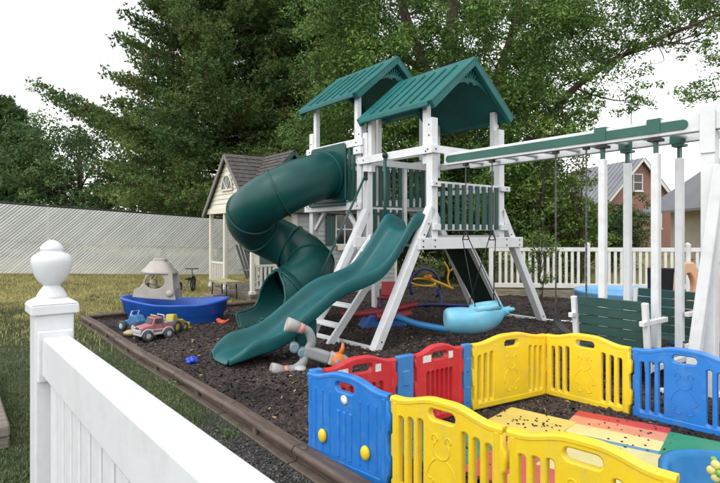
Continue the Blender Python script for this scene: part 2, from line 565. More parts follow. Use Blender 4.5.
# gravel strip
gravel_mat = mat('gravel', (0.050, 0.047, 0.046), 0.85, 0.4, 8, c2=(0.11, 0.10, 0.098), island=0.7)
gb = MB(); top_, bot_ = [], []
for k in range(60):
    t = -6.2 + 5.4 * k / 59
    wdt = .95 * smooth(-.7, -2.2, t) * (1 + .22 * math.sin(t * 5.1) + .15 * math.sin(t * 11.7)) + .02
    top_.append(tuple(fr(BR0 - .02, t, .006))); bot_.append(tuple(fr(BR0 - .02 - wdt, t, .006)))
gb.add(top_ + bot_, [(k, k + 1, 60 + k + 1, 60 + k) for k in range(59)])
tag(gb.build('gravel_bed', mat('dark_soil', (.030, .027, .025), .95, .4, 25, c2=(.06, .055, .05), bump=.8, bscale=60)), kind='structure')
g = np.random.default_rng(31); pts = []
while len(pts) < 11000:
    y = math.exp(g.uniform(math.log(1.6), math.log(5.0))); x = g.uniform(-0.75, 0.2) * y
    r, t = loc_rt(x, y)
    if r < BR0 - 0.12 and r > -4.7 and g.random() < smooth(-.7, -2.2, t) * smooth(-4.75, -4.2, r) + 0.01: pts.append((x, y, ground_z(x, y) + 0.010))
p = np.array(pts); m = len(p); s = g.uniform(0.005, 0.014, m)
o6 = np.array([(1, 0, 0), (-1, 0, 0), (0, 1, 0), (0, -1, 0), (0, 0, 0.8), (0, 0, -0.8)])
vv = p[:, None, :] + (o6[None] + g.normal(0, 0.28, (m, 6, 3))) * s[:, None, None]
tri = np.array([(0, 2, 4), (2, 1, 4), (1, 3, 4), (3, 0, 4), (2, 0, 5), (1, 2, 5), (3, 1, 5), (0, 3, 5)])
tag(np_mesh('gravel', vv.reshape(-1, 3), (np.arange(m)[:, None, None] * 6 + tri[None]).reshape(-1, 3), gravel_mat), 'dark grey gravel strip between the white rail and the brown edging', 'gravel', kind='stuff')
# ---------------------------------------------------------------- play set (local frame: x = r, y = t)
ps = empty('play_set', NP, ANG)
tag(ps, 'white vinyl play set with two green roofed towers, slides and long swing beam', 'play set')
PW = 0.12


def vbox(name, a, b, m=vinyl, parent=ps, bevel=0.006):
    return MB().box(a, b).build(name, m, parent, bevel)


def vbar(name, p, q, w, h, m=vinyl, parent=ps, side=None, bevel=0.006):
    return MB().bar(p, q, w, h, side).build(name, m, parent, bevel)


def post_cap(o, x, y, z, w=PW):
    MB().prism([(-w / 2 - .008, 0), (w / 2 + .008, 0), (w / 2 + .008, .018), (0, .04), (-w / 2 - .008, .018)], (x, y - w / 2 - .008, z), (1, 0, 0), (0, 0, 1), (0, w + .016, 0)).build('post_cap', vinyl, o)


# tower posts
for (r, t) in ((0, 0), (1.5, 0), (0, 1.48), (1.5, 1.48)):
    p = vbox('tower_post', (r - PW / 2, t - PW / 2, 1.34), (r + PW / 2, t + PW / 2, 3.20))
    s = 1 if t < 0.5 else -1
    vbox('roof_post', (r - .045, t + s * .062, 2.55), (r + .045, t + s * .150, 3.50))
for (r, t) in ((0, 1.64), (1.5, 1.64), (0, 3.12), (1.5, 3.12)):
    p = vbox('tower_post', (r - PW / 2, t - PW / 2, 0.0 if t > 2 else 1.28), (r + PW / 2, t + PW / 2, 3.42))
    s = 1 if t < 2.5 else -1
    vbox('roof_post', (r - .045, t + s * .062, 2.9), (r + .045, t + s * .150, 3.97))
# splayed legs with foot
for (r0, r1, t) in ((0.0, -1.06, 0.0), (1.5, 2.70, 0.0), (0.0, -1.10, 1.48), (1.5, 2.70, 1.48)):
    vbar('splayed_leg', (r0 + (-.02 if r1 < 0 else .02), t, 1.92), (r1, t, 0.0), PW, PW, side=(0, 1, 0))
vbar('climber_leg', (1.66, 0.80, 1.42), (2.68, 0.80, 0.02), 0.09, 0.09, side=(0, 1, 0))
# climbing board between the far legs
cb = MB().bar((1.62, 1.12, 1.44), (2.66, 1.12, 0.05), 0.52, 0.03, side=(0, 1, 0)).build('climbing_board', mat('climbing_board', (0.012, 0.03, 0.022), 0.7, 0.3, 4), ps, 0.004)
for k, (a, b) in enumerate(((.15, -.12), (.3, .1), (.47, -.06), (.62, .13), (.78, -.1), (.9, .08))):
    c = Vector((1.62, 1.12, 1.44)).lerp(Vector((2.66, 1.12, .05)), a) + Vector((0, b, 0)) + Vector((.03, 0, .022))
    MB().ellipsoid(c, (.045, .05, .035), 8, 6).build('climbing_hold', slat_green, ps)
# ground rails between feet
vbar('ground_rail', (-1.06, 0.06, .04), (-1.12, 1.42, .04), .05, .06)
vbar('ground_rail', (2.70, 0.06, .05), (2.70, 1.42, .05), .05, .06)
vbar('ground_rail', (2.70, -0.06, .05), (2.95, -.62, .05), .05, .06)
# deck beams and planks of the low deck
for t in (-.085, 1.40):
    vbox('deck_beam', (-.34, t - .025, 1.33), (1.98, t + .025, 1.495))
for r in (-.085, 1.585):
    vbox('deck_side_beam', (r - .02, -.055, 1.36), (r + .02, 1.37, 1.48))
deck_mat = mat('deck_plank', (0.36, 0.36, 0.35), 0.6, 0.12, 6, dirt=(.12, .11, .09), damt=.5, dscale=6)
plank = MB().box((-.06, 0, 0), (1.56, .128, .028)); pm = plank.mesh('deck_plank'); pm.materials.append(deck_mat)
for k in range(10):
    link('deck_plank', pm, ps, (0, -.055 + k * .136, 1.497))
for k in range(10):
    link('deck_plank', pm, ps, (0, 1.72 + k * .136, 2.075))
# deck beams of the high deck
for r in (-.085, 1.585):
    vbox('deck_beam', (r - .025, 1.56, 1.945), (r + .025, 3.28, 2.07))
for t in (1.70, 3.06):
    vbox('deck_side_beam', (-.055, t - .02, 1.95), (1.555, t + .02, 2.06))
for a, b in (((0, 3.05, 1.62), (0, 2.72, 1.95)), ((0, 1.71, 1.60), (0, 2.05, 1.95)), ((1.5, 3.05, 1.62), (1.5, 2.72, 1.95)), ((1.5, 1.71, 1.60), (1.5, 2.05, 1.95))):
    vbar('corner_brace', a, b, .06, .07, side=(1, 0, 0))
# top beams
for r in (-.083, 1.583):
    vbox('top_beam', (r - .022, -.10, 2.685), (r + .022, 1.62, 2.805))
    vbox('top_beam', (r - .022, 1.535 if r > 0 else 1.50, 3.0), (r + .022, 3.22, 3.125))
vbox('top_beam', (-.10, -.105, 2.69), (1.62, -.063, 2.80))
vbox('top_beam', (-.06, 1.543, 2.69), (1.56, 1.577, 2.80))
vbox('top_beam', (-.06, 3.183, 3.0), (1.56, 3.215, 3.12))
# little blocks where beams meet the left post
vbox('beam_block', (-.135, 1.50, 2.86), (-.062, 1.70, 2.98))


# railings: slats each a part of its own
def railing(p, q, z0, z1, n, out, jag=False, parent=ps, w=.075):
    p, q, out = Vector((*p, 0)), Vector((*q, 0)), Vector((*out, 0))
    d = (q - p).normalized(); ln = (q - p).length
    for z in (z0 + .045, z1 - .05):
        a, b = p + Vector((0, 0, z)), q + Vector((0, 0, z))
        MB().bar(a, b, .035, .085, side=out).build('railing_rail', vinyl, parent, .004)
    me = MB().bar((0, 0, 0), (0, 0, z1 - z0 - .05), w, .022, side=(1, 0, 0)).mesh('slat'); me.materials.append(slat_green)
    a = math.atan2(d.y, d.x)
    for k in range(n):
        c = p + d * (ln * (k + .5) / n) + out * .032 + Vector((0, 0, z0 + .01 - (random.uniform(0, .03) if jag else 0)))
        link('slat', me, parent, c, (0, 0, a))


railing((.075, -.035), (1.425, -.035), 1.60, 2.31, 9, (0, -1))
vbox('railing_end', (-.10, -.115, 2.215), (.07, -.062, 2.295)); vbox('railing_end', (1.43, -.115, 2.215), (1.64, -.062, 2.295))
vbox('railing_end', (-.07, -.115, 1.60), (.07, -.062, 1.69)); vbox('railing_end', (1.43, -.115, 1.60), (1.62, -.062, 1.69))
railing((1.535, .10), (1.535, 1.36), 1.60, 2.31, 8, (1, 0))
railing((.13, 1.60), (.86, 1.60), 2.02, 2.76, 5, (0, -1), True)
railing((.98, 1.60), (1.42, 1.60), 2.02, 2.76, 3, (0, -1), True)
vbox('divider_post', (.885, 1.56, 1.52), (.955, 1.64, 2.80))
railing((.13, 1.56), (.82, 1.56), 1.53, 2.00, 5, (0, -1))
railing((1.535, 1.74), (1.535, 3.02), 2.12, 2.90, 8, (1, 0))
railing((.10, 3.155), (1.40, 3.155), 2.12, 2.90, 8, (0, 1))
# slats right of the tube panel, and the tube panel itself
me = MB().bar((0, 0, 0), (0, 0, .98), .07, .022, side=(0, 1, 0)).mesh('slat'); me.materials.append(slat_green)
for t in (1.765, 1.875): link('slat', me, ps, (-.075, t, 2.10))
vbox('railing_rail', (-.058, 1.70, 2.72), (-.03, 2.0, 2.80))
MB().prism(rounded(1.93, 2.09, 3.02, 3.10, .07), (-.13, 0, 0), (0, 1, 0), (0, 0, 1), (.05, 0, 0)).build('tube_panel', tube_plastic, ps, .012)
vbox('panel_ledge', (-.16, 1.92, 2.03), (-.06, 3.05, 2.085), tube_plastic)
# dark bolts on beams
bolt = MB().lathe([(0.012, 0), (.012, .006), (.006, .010)], 8, axis='y').mesh('bolt'); bolt.materials.append(black_metal)
for r, t, z in ((-.28, -.112, 1.37), (-.28, -.112, 1.45), (-.05, -.112, 1.37), (-.05, -.112, 1.46), (1.55, -.112, 1.37), (1.55, -.112, 1.46), (1.88, -.112, 1.37), (1.88, -.112, 1.45), (-.03, -.107, 2.745), (1.52, -.107, 2.745), (-.03, -.117, 2.255), (1.55, -.117, 2.255)):
    link('bolt', bolt, ps, (r, t, z), (0, 0, math.pi))
boltx = MB().lathe([(0.012, 0), (.012, -.006), (.006, -.010)], 8, axis='x').mesh('bolt'); boltx.materials.append(black_metal)
for r, t, z in ((-.107, -.02, 2.745), (-.107, .02, 2.72), (-.107, 1.46, 2.745), (-.107, 1.66, 3.06), (-.107, 3.10, 3.06), (-.112, 1.62, 2.01), (-.112, 3.12, 2.01), (-.112, 3.18, 2.04), (-.062, 0, 2.95), (-.062, 0, 3.10), (-.062, 1.64, 3.20), (-.062, 3.12, 3.22), (-.135, 1.60, 2.92)):
    link('bolt', boltx, ps, (r, t, z))
for r0, r1 in ((0.0, -1.06), (1.5, 2.70)):
    for k in (.12, .2, .93):
        link('bolt', bolt, ps, (r0 + (r1 - r0) * k, -.062, 1.92 * (1 - k)), (0, 0, math.pi))
# grip pole at the slide opening and ladder handrail
MB().tube([(-.135, .88, 2.74), (-.135, .88, 1.52)], .026, 10).build('grip_pole', slat_green, ps)
MB().ellipsoid((-.135, .88, 2.755), (.045, .045, .05), 12, 8).build('pole_knob', black_metal, ps)
MB().tube([(-.09, 1.44, 2.48), (-.98, 1.38, .93)], .020, 10).build('handrail', slat_green, ps)
MB().bar((-.075, 1.44, 2.42), (-.075, 1.44, 2.56), .05, .05).build('handrail_bracket', black_metal, ps)
# ladder
vbar('ladder_stringer', (-.02, .70, 1.50), (-1.30, .70, 0), .05, .11, side=(0, 1, 0))
vbar('ladder_stringer', (-.02, 1.34, 1.50), (-1.26, 1.34, 0), .05, .11, side=(0, 1, 0))
for k in range(5):
    z = .24 + k * .26; r = -1.28 * (1 - z / 1.5)
    vbox('ladder_tread', (r - .09, .725, z - .02), (r + .09, 1.315, z + .02))


# roofs
def make_roof(t0, t1, ze, zr):
    rf = empty('roof', (0, 0, 0), 0, ps)
    hw, rc = .92, .75
    tl = t1 - t0
    for s in (-1, 1):
        e, p = Vector((rc + s * hw, 0, ze)), Vector((rc, 0, zr))
        d = (p - e); ln = d.length; d.normalize()
        nrm = Vector((-d.z * -s, 0, abs(d.x))) if False else Vector((s * d.z, 0, abs(d.x))).normalized()
        q = MB(); a, b = e + Vector((0, t0, 0)), p + Vector((0, t0, 0))
        th = nrm * .035
        vs = [a, b, b - th, a - th]; vs += [w + Vector((0, tl, 0)) for w in vs]
        q.add(vs, [(0, 1, 2, 3), (4, 7, 6, 5), (0, 4, 5, 1), (1, 5, 6, 2), (2, 6, 7, 3), (3, 7, 4, 0)])
        q.build('roof_slope', roof_plastic, rf, .012, seg=2)
        # raised battens from ridge to eave
        for k in range(6):
            t = t0 + .17 + (tl - .34) * (k + .5) / 6
            aa = e + d * .10 + nrm * .010 + Vector((0, t, 0)); bb = e + d * (ln - .12) + nrm * .010 + Vector((0, t, 0))
            MB().bar(aa, bb, .045, .034, side=(0, 1, 0)).build('batten', roof_plastic, rf, .010)
        # gable boards at both ends
        for tt, dr in ((t0, 1), (t1, -1)):
            aa, bb = e + Vector((0, tt, 0)), p + Vector((0, tt, 0))
            lo = Vector((0, 0, -.135))
            vs = [aa + nrm * .012, bb + Vector((0, 0, .016)), bb + lo, aa + lo * .75 + Vector((-s * .07, 0, 0))]
            vs += [w + Vector((0, dr * .075, 0)) for w in vs]
            MB().add(vs, [(0, 1, 2, 3), (4, 7, 6, 5), (0, 4, 5, 1), (1, 5, 6, 2), (2, 6, 7, 3), (3, 7, 4, 0)]).build('gable_board', roof_plastic, rf, .012, seg=2)
        # eave roll
        MB().bar(e + Vector((-s * .01, t0 + .076, -.03)), e + Vector((-s * .01, t1 - .076, -.03)), .05, .075).build('eave_board', roof_plastic, rf, .012, seg=2)
    # ridge cap
    MB().prism([(-.07, -.062), (0, .012), (.07, -.062), (.05, -.085), (-.05, -.085)][::-1], (rc, t0 + .077, zr + .002), (1, 0, 0), (0, 0, 1), (0, tl - .154, 0)).build('ridge_cap', roof_plastic, rf)
    # arched sunburst in the gable
    for tt in (t0 + .10, t1 - .10):
        sb = MB(); hub = Vector((rc, tt, zr - .40))
        for k in range(9):
            a = math.radians(18 + 18 * k)
            sb.bar(hub + Vector((math.cos(a) * .05, 0, math.sin(a) * .05)), hub + Vector((math.cos(a) * .24, 0, math.sin(a) * (.10 + .18 * math.sin(a)))), .02, .022, side=(0, 1, 0))
        sb.build('sunburst', roof_plastic, rf)
        arch = []
        w = .50
        for k in range(13):
            x = -w + 2 * w * k / 12
            arch.append((x, -.56 + .20 * (1 - (x / w) ** 2)))
        poly = arch + [(x, z + .055) for x, z in reversed(arch)]
        MB().prism(poly, (rc, tt - .012, zr), (1, 0, 0), (0, 0, 1), (0, .024, 0)).build('gable_arch', roof_plastic, rf)
    return rf


make_roof(-.16, 1.56, 3.40, 4.18)
make_roof(1.58, 3.42, 3.87, 4.64)

# ---- wave slide: troughed sweep, humps as in the wall-top line
prof = [(-.05, 1.54), (.12, 1.60), (.29, 1.60), (.46, 1.42), (.63, 1.22), (.82, 1.02), (1.0, .90), (1.25, .82), (1.5, .76), (1.7, .67), (1.96, .50), (2.28, .29), (2.5, .20), (2.72, .165), (2.95, .13), (3.04, .09)]
path = catmull([(u, 0, z) for u, z in prof], 5)
ctr, hwid = .33, .335
sect = [(-1.0, .02), (-1.03, .15), (-1.0, .185), (-.93, .195), (-.86, .17), (-.80, .09), (-.70, .025), (-.5, .0), (0, -.005)]
sect = sect + [(-a, b) for a, b in reversed(sect[:-1])]
rings = []
for i, p in enumerate(path):
    k = i / (len(path) - 1)
    wall = 1.0 + .25 * math.exp(-((p.x - .33) / .25) ** 2)
    wall *= 1 - .62 * smooth(2.75, 3.04, p.x)
    hw = hwid * (1 + .05 * smooth(2.2, 3.0, p.x)) * (1 - .30 * max(0, (p.x - 2.84) / .20) ** 2)
    rings.append([(-p.x, ctr + a * hw, p.z + b * wall) for a, b in sect])
ws = MB().rings(rings, closed=False, caps=False).build('wave_slide', teal_plastic, ps, solid=.022)
ws.modifiers.new('sub', 'SUBSURF').render_levels = 1
vbox('slide_mount', (-.14, .05, 1.40), (-.06, .61, 1.53), teal_plastic)
MB().bar((-1.9, .33, .46), (-1.9, .33, .02), .30, .05).build('slide_support', teal_plastic, ps, .01)

# ---- spiral tube slide
TR = .39
hp = []
uc, tc_, hr = .92, 2.74, .52
t_start = tc_ - hr
ctrl = [(0.0, t_start + .18, 2.62), (.3, t_start + .12, 2.56), (.62, t_start + .03, 2.46)]
NH = 22
for k in range(NH + 1):
    a = 2 * math.pi * k / NH          # from -t side, through +u, +t, -u
    z = 2.36 - 1.66 * (k / NH)
    ctrl.append((uc + hr * math.sin(a), tc_ - hr * math.cos(a), z))
ctrl += [(1.15, t_start - .0, .56), (1.40, t_start - .01, .46), (1.62, t_start - .02, .40), (1.80, t_start - .02, .385)]
pts = [Vector((-u, t, z)) for u, t, z in ctrl]
path = catmull(pts, 3)
N_R = 28
rings, cut = [], None
for i, p in enumerate(path):
    d = (path[min(i + 1, len(path) - 1)] - path[max(i - 1, 0)]).normalized()
    a = d.cross(Vector((0, 0, 1))).normalized(); b = a.cross(d)
    rings.append([p + (a * math.cos(2 * math.pi * j / N_R) + b * math.sin(2 * math.pi * j / N_R)) * TR for j in range(N_R)])
n_full = len(path) - 11
tb = MB().rings(rings[:n_full + 1], True, False).build('tube_slide', tube_plastic, ps, solid=.02)


def ring_at(i, rad, half):
    p = path[i]; d = (path[min(i + 1, len(path) - 1)] - path[max(i - 1, 0)]).normalized()
    a = d.cross(Vector((0, 0, 1))).normalized(); b = a.cross(d)
    rr = []
    for off, r_ in ((-half, TR + .005), (-half, rad), (half, rad), (half, TR + .005)):
        rr.append([p + d * off + (a * math.cos(2 * math.pi * j / N_R) + b * math.sin(2 * math.pi * j / N_R)) * r_ for j in range(N_R)])
    return rr


for i in (3, 15, 27, 39, 51, 63, n_full):
    if i < len(path): MB().rings(ring_at(i, TR + .038, .016), True, False).build('tube_flange', tube_plastic, tb, .005)
# seam along each elbow
# exit trough: open on top, flaring, with a rounded lip
rings = []
for i in range(n_full - 1, len(path)):
    p = path[i]; d = (path[min(i + 1, len(path) - 1)] - path[max(i - 1, 0)]).normalized()
    a = d.cross(Vector((0, 0, 1))).normalized(); b = a.cross(d)
    k = (i - n_full + 1) / (len(path) - n_full)
    span = math.radians(350 - 190 * smooth(.0, .55, k))
    rad = TR * (1 + .10 * k)
    n_ = 24
    ring = []
    for j in range(n_ + 1):
        th = -math.pi / 2 - span / 2 + span * j / n_
        ring.append(p + (a * math.cos(th) + b * math.sin(th)) * rad - Vector((0, 0, .04 * k)))
    # rolled rim
    rings.append(ring)
MB().rings(rings, False, False).build('tube_exit', tube_plastic, tb, solid=.03)
for k in (0, -1):
    MB().tube([r_[k] for r_ in rings], .024, 8).build('tube_exit_rim', tube_plastic, tb)
MB().tube(rings[-1], .024, 8).build('tube_exit_rim', tube_plastic, tb)

# ---- double swing beam with monkey-bar rungs
BN, BF, BEND = .17, .72, -3.95
ZB0, ZB1 = 2.52, 2.685
for r in (BN, BF):
    vbox('swing_beam', (r - .045, BEND, ZB0), (r + .045, -.11, ZB1))
gs = MB().prism(rounded(-3.30, 2.555, -.16, 2.65, .045), (BN - .058, 0, 0), (0, 1, 0), (0, 0, 1), (.012, 0, 0)).build('green_strip', strip_green, ps)
for k in range(11):
    t = -.35 - k * .30
    MB().tube([(BN + .046, t, 2.575), (BF - .046, t, 2.575)], .025, 10).build('monkey_bar_rung', vinyl, ps)
for r in (BN, BF):
    vbox('end_post', (r - .06, -3.47 - .06, 0), (r + .06, -3.47 + .06, 2.50 if r == BF else 2.515)); vbox('end_post_head', (r - .06, -3.53, 2.69), (r + .06, -3.41, 2.745))
vbox('end_post_plate', (BN - .075, -3.535, 2.30), (BN - .05, -3.405, 2.745))
vbar('end_brace', (-.02, -3.62, 2.17), (-.03, -3.36, 0), .075, .10, side=(1, 0, 0))
vbar('ground_rail', (-.10, -3.10, .05), (.60, -4.0, .05), .05, .05)
# ---------------------------------------------------------------- near white rail fence
nf_o = Vector((-1.158, 2.03, 0))
nf = empty('rail_fence', nf_o, ANG + math.radians(1.3))
tag(nf, 'white vinyl rail fence with urn-topped post in the near left corner', 'fence')
PH = 0.127 / 2
MB().box((-PH, -PH, 0), (PH, PH, 1.262)).build('post', vinyl_clean, nf, .006, seg=2)
c = .078
cap = MB()
cap.box((-c, -c, 1.263), (c, c, 1.298))
cap.add([(-c, -c, 1.299), (c, -c, 1.299), (c, c, 1.299), (-c, c, 1.299), (-.05, -.05, 1.318), (.05, -.05, 1.318), (.05, .05, 1.318), (-.05, .05, 1.318)],
        [(4, 5, 6, 7), (0, 1, 5, 4), (1, 2, 6, 5), (2, 3, 7, 6), (3, 0, 4, 7), (0, 3, 2, 1)])
cap.build('post_cap', vinyl_clean, nf, .004, seg=2)
S = .000915
urn = [(.055, 0), (.055, .008), (.050, .018), (.042, .032), (.034, .042), (.031, .049), (.038, .056), (.050, .068), (.062, .090), (.071, .118), (.0745, .140), (.073, .156), (.064, .170), (.046, .180), (.040, .186), (.042, .192), (.041, .200), (.034, .212), (.020, .224), (.008, .229), (.001, .230)]
urn = [(p.x * .93, p.y * .94) for p in catmull([(a, b, 0) for a, b in urn], 4)]
uo = MB().lathe(urn, 20, (0, 0, 1.318), smooth=True, phase=.26).build('urn_finial', vinyl_clean, nf)
# rail bracket and rails, running towards the camera side
MB().box((-.058, -PH - .022, 1.022), (.058, -PH - .001, 1.205)).build('rail_bracket', vinyl_clean, nf, .004)
MB().box((-.044, -2.35, 1.045), (.044, -PH - .023, 1.185)).build('top_rail', vinyl_clean, nf, .007, seg=3)
MB().box((-.044, -2.35, .10), (.044, -PH - .023, .24)).build('bottom_rail', vinyl_clean, nf, .006)
me = MB().box((-.022, -.045, .23), (.022, .045, 1.055)).mesh('picket'); me.materials.append(vinyl_clean)
for k in range(18):
    o = link('picket', me, nf, (0, -.155 - k * .121, 0))
    b = o.modifiers.new('bevel', 'BEVEL'); b.width = .005; b.limit_method = 'ANGLE'
# far section beyond the post is not seen: the fence turns away to the left edge

# ---------------------------------------------------------------- far white picket fence (right)
def pf_point(s):         # s metres along, from left to right
    return Vector((4.35 + s * .992, 14.15 - s * .105, 0))


pf = empty('picket_fence', pf_point(0))
tag(pf, 'white picket fence standing behind the swings along the back boundary', 'fence')
pfa = math.atan2(-.105, .992)
pf.rotation_euler = (0, 0, pfa)
PL = 8.4
fence_white = mat('far_fence_vinyl', (0.70, 0.69, 0.66), 0.5, 0.06, 2.0, dirt=GRIME, damt=.3)
for z0, z1 in ((1.08, 1.185), (.13, .25)):
    pr = MB()
    pr.box((-.9, -.035, z0), (PL, .035, z1)); pr.build('rail', fence_white, pf, .005)
me = MB().box((-.035, -.02, .245), (.035, .02, 1.09)).mesh('picket'); me.materials.append(fence_white)
k = 0
x = -.82
posts = [-.9, 1.55, 4.0, 6.45]
while x < PL - .05:
    if all(abs(x - q) > .09 for q in posts): link('picket', me, pf, (x, 0, 0))
    x += .153
for q in posts:
    MB().box((q - .055, -.055, -.2), (q + .055, .055, 1.25)).build('post', fence_white, pf, .006)
    MB().lathe([(.085, 0), (.08, .02), (.012, .07)], 4, (q, 0, 1.252), smooth=False, phase=math.pi / 4).build('post_cap', fence_white, pf)
# timber edging below the fence
te = empty('timber_edging', pf_point(0) + Vector((0, -.32, 0)), pfa)
tag(te, 'weathered timber boards edging the mulch below the picket fence', 'edging')
for k in range(4):
    MB().box((-.9 + k * 2.2, -.05, -.15), (1.29 + k * 2.2, .05, .105 - .02 * (k % 2))).build('timber', timber, te, .01)

# ---------------------------------------------------------------- chain-link fence with diagonal privacy slats (far left)
CT = 13.55
slat_white = mat('privacy_slat', (0.74, 0.75, 0.755), 0.5, 0.04, 1.2, c2=(0.80, 0.80, 0.80), island=.10, dirt=(.3, .3, .28), damt=.15, dscale=1.0)
cl = empty('chain_link_fence', fr(-9, CT, 0), ANG)
tag(cl, 'tall chain link fence woven with pale diagonal slats behind the lawn', 'fence')
R0, R1, HF = -9.0, 9.0, 2.08


def cz(r):
    return max(-.06, .03 + .315 * (1.9 - r) / 6.12)


sl = MB()
step = .102; w = .081
s = R0 - HF
while s < R1:
    rr = []
    a0, a1 = max(s, R0), min(s + HF, R1)
    if a1 - a0 > .02:
        za0, za1 = cz(a0) + .03 + (a0 - s) * .985, cz(a1) + .03 + (a1 - s) * .985
        y0 = .004 if int(round(s / step)) % 2 else -.004
        vs = []
        for rr_, zz in ((a0, za0), (a1, za1)):
            x_ = rr_ - R0
            vs += [(x_ - w / 2, y0, zz), (x_ + w / 2, y0, zz), (x_ + w / 2, y0 + .008, zz), (x_ - w / 2, y0 + .008, zz)]
        sl.add(vs, [(0, 1, 5, 4), (1, 2, 6, 5), (2, 3, 7, 6), (3, 0, 4, 7), (0, 3, 2, 1), (4, 5, 6, 7)])
    s += step
o = sl.build('privacy_slats', slat_white, cl); o['kind'] = 'stuff'
wire = MB()
s = R0
wm = mat('fence_wire', (.40, .41, .41), .5, .1, 20, metal=.2)
while s < R1 + HF:
    a0, a1 = max(s - HF, R0), min(s, R1)
    if a1 - a0 > .05:
        z1, z0 = cz(a0) + .03 + (s - a0) * .985, cz(a1) + .03 + (s - a1) * .985
        wire.bar((a0 - R0, -.014, z1), (a1 - R0, -.014, z0), .004, .004)
    s += .102
o = wire.build('wire_mesh', wm, cl); o['kind'] = 'stuff'
tr = [(r - R0, .03, cz(r) + HF + .03) for r in np.linspace(R0, R1, 25)]
MB().tube(tr, .030, 8).build('top_rail', black_metal, cl)
for r in np.arange(R0, R1 + .1, 3.0):
    MB().tube([(r - R0, .05, cz(r) - .2), (r - R0, .05, cz(r) + HF + .08)], .035, 8).build('post', wm, cl)
bw = MB().tube([(r - R0, -.03, cz(r) + .98 + .02 * math.sin(r)) for r in np.linspace(R0, R1, 25)], .006, 6).build('tension_wire', wm, cl)

# ---------------------------------------------------------------- brown plastic edging round the mulch
ed = empty('landscape_edging', fr(BR0, ET, -.03), ANG)
tag(ed, 'brown plastic landscape edging boards framing the dark mulch bed', 'edging')
SEG = 1.22
for k in range(9):
    t0 = -k * SEG
    jz = random.uniform(-.005, .005); jx = .018 * math.sin(k * 1.7); jx2 = .018 * math.sin((k + 1) * 1.7)
    b = MB()
    a0 = Vector((jx, t0, 0)); a1 = Vector((jx2, t0 - SEG + .012, 0))
    poly = [(-.058, .10), (-.062, .128), (-.045, .148), (.045, .148), (.062, .128), (.058, .10)]
    vs = [(a0.x + x_, a0.y, z_ + jz) for x_, z_ in poly] + [(a1.x + x_, a1.y, z_ + jz * .3) for x_, z_ in poly]
    n = len(poly)
    b.add(vs, [tuple(range(n)), tuple(range(n, 2 * n))[::-1]] + [(i, n + i, n + (i + 1) % n, (i + 1) % n) for i in range(n)])
    o = b.build('edging_board', dark_wood, ed, .006)
    sk = MB()
    sk.bar((jx + .0, t0, .055 + jz), (jx2, t0 - SEG + .012, .055), .035, .088)
    sk.build('skirt', dark_wood, ed)
    fl_ = MB(); fl_.bar(a0 + Vector((-.055, -.004, .034)), a1 + Vector((-.055, .004, .034)), .070, .026); fl_.build('flange', edging_light, ed, .006)
    c = a0.lerp(a1, .5)
    MB().box((c.x - .050, c.y - .03, .03), (c.x - .018, c.y + .03, .098)).build('web', edging_light, ed, .006)
    MB().lathe([(.026, 0), (.026, .004), (.012, .006)], 12, (a0.x, a0.y - .07, .148 + jz)).build('stake_head', edging_light, ed)
for k in range(6):
    r0 = .07 + k * SEG
    if r0 > 2.6: break
    MB().prism([(-.058, .10), (.058, .10), (.062, .128), (.045, .148), (-.045, .148), (-.062, .128)], (r0, .0, .0), (0, 1, 0), (0, 0, 1), (SEG - .012, 0, 0)).build('edging_board', dark_wood, ed, .006)
    MB().box((r0, -.018, -.05), (r0 + SEG - .012, .018, .099)).build('skirt', dark_wood, ed)
# old timber bed by the left edge of the picture
tbd = empty('timber_bed', (-2.53, 3.90, 0), ANG)
tag(tbd, 'end of stacked weathered timbers at the lower left edge of the picture', 'timbers')
for z in (0, 1):
    MB().box((-.17, -.02 * z, z * .093), (0, 2.4, .090 + z * .093)).build('timber', timber, tbd, .012)
    MB().box((-.62, .0, z * .093), (-.175, .15, .090 + z * .093)).build('timber', timber, tbd, .012)
# ---------------------------------------------------------------- playhouse with porch
HR, HT = .02, 5.78
HW, HL = 2.5, 4.35                # depth along t, length along r
ph = empty('playhouse', fr(HR, HT, 0), ANG)
tag(ph, 'cream clapboard playhouse with gabled porch and dark shingle roof', 'playhouse')
shingle = mat('shingle', (.055, .048, .045), .9, .35, 10, c2=(.13, .115, .105), bump=.6, bscale=25, stretch=(1, 1, 4))
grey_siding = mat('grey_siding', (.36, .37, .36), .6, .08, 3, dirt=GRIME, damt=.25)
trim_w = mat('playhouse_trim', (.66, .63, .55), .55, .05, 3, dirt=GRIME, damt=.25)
glass = mat('dark_glass', (.012, .015, .017), .08, .2, 3, spec=.8)
ZE, ZR = 2.18, 3.50
PD = 1.15                         # porch depth along r
half = HW / 2
# porch floor and planks
fm = MB().box((0, 0, 0), (.135, HW, .05)).mesh('porch_plank'); fm.materials.append(timber)
for k in range(8): link('porch_plank', fm, ph, (-.02 + k * .145, 0, .10))
MB().box((0, .03, 0), (PD, HW - .03, .098)).build('porch_base', timber, ph)
# posts
for (r, t) in ((.05, .05), (.05, HW - .95), (.05, HW - .05), (PD, .05)):
    MB().box((r - .045, t - .045, .151), (r + .045, t + .045, ZE)).build('porch_post', trim_w, ph, .006)
    MB().box((r - .065, t - .065, .151), (r + .065, t + .065, .22)).build('post_base', trim_w, ph, .004)


def house_rail(p, q):
    p, q = Vector(p), Vector(q); d = (q - p); ln = d.length; d.normalize()
    for z in (.30, .80):
        MB().bar(p + Vector((0, 0, z)), q + Vector((0, 0, z)), .05, .05).build('porch_rail', trim_w, ph)
    n = int(ln / .105)
    bm_ = MB().box((-.02, -.02, .32), (.02, .02, .78)).mesh('baluster'); bm_.materials.append(trim_w)
    for k in range(n):
        c = p + d * (ln * (k + .5) / n); link('baluster', bm_, ph, c)


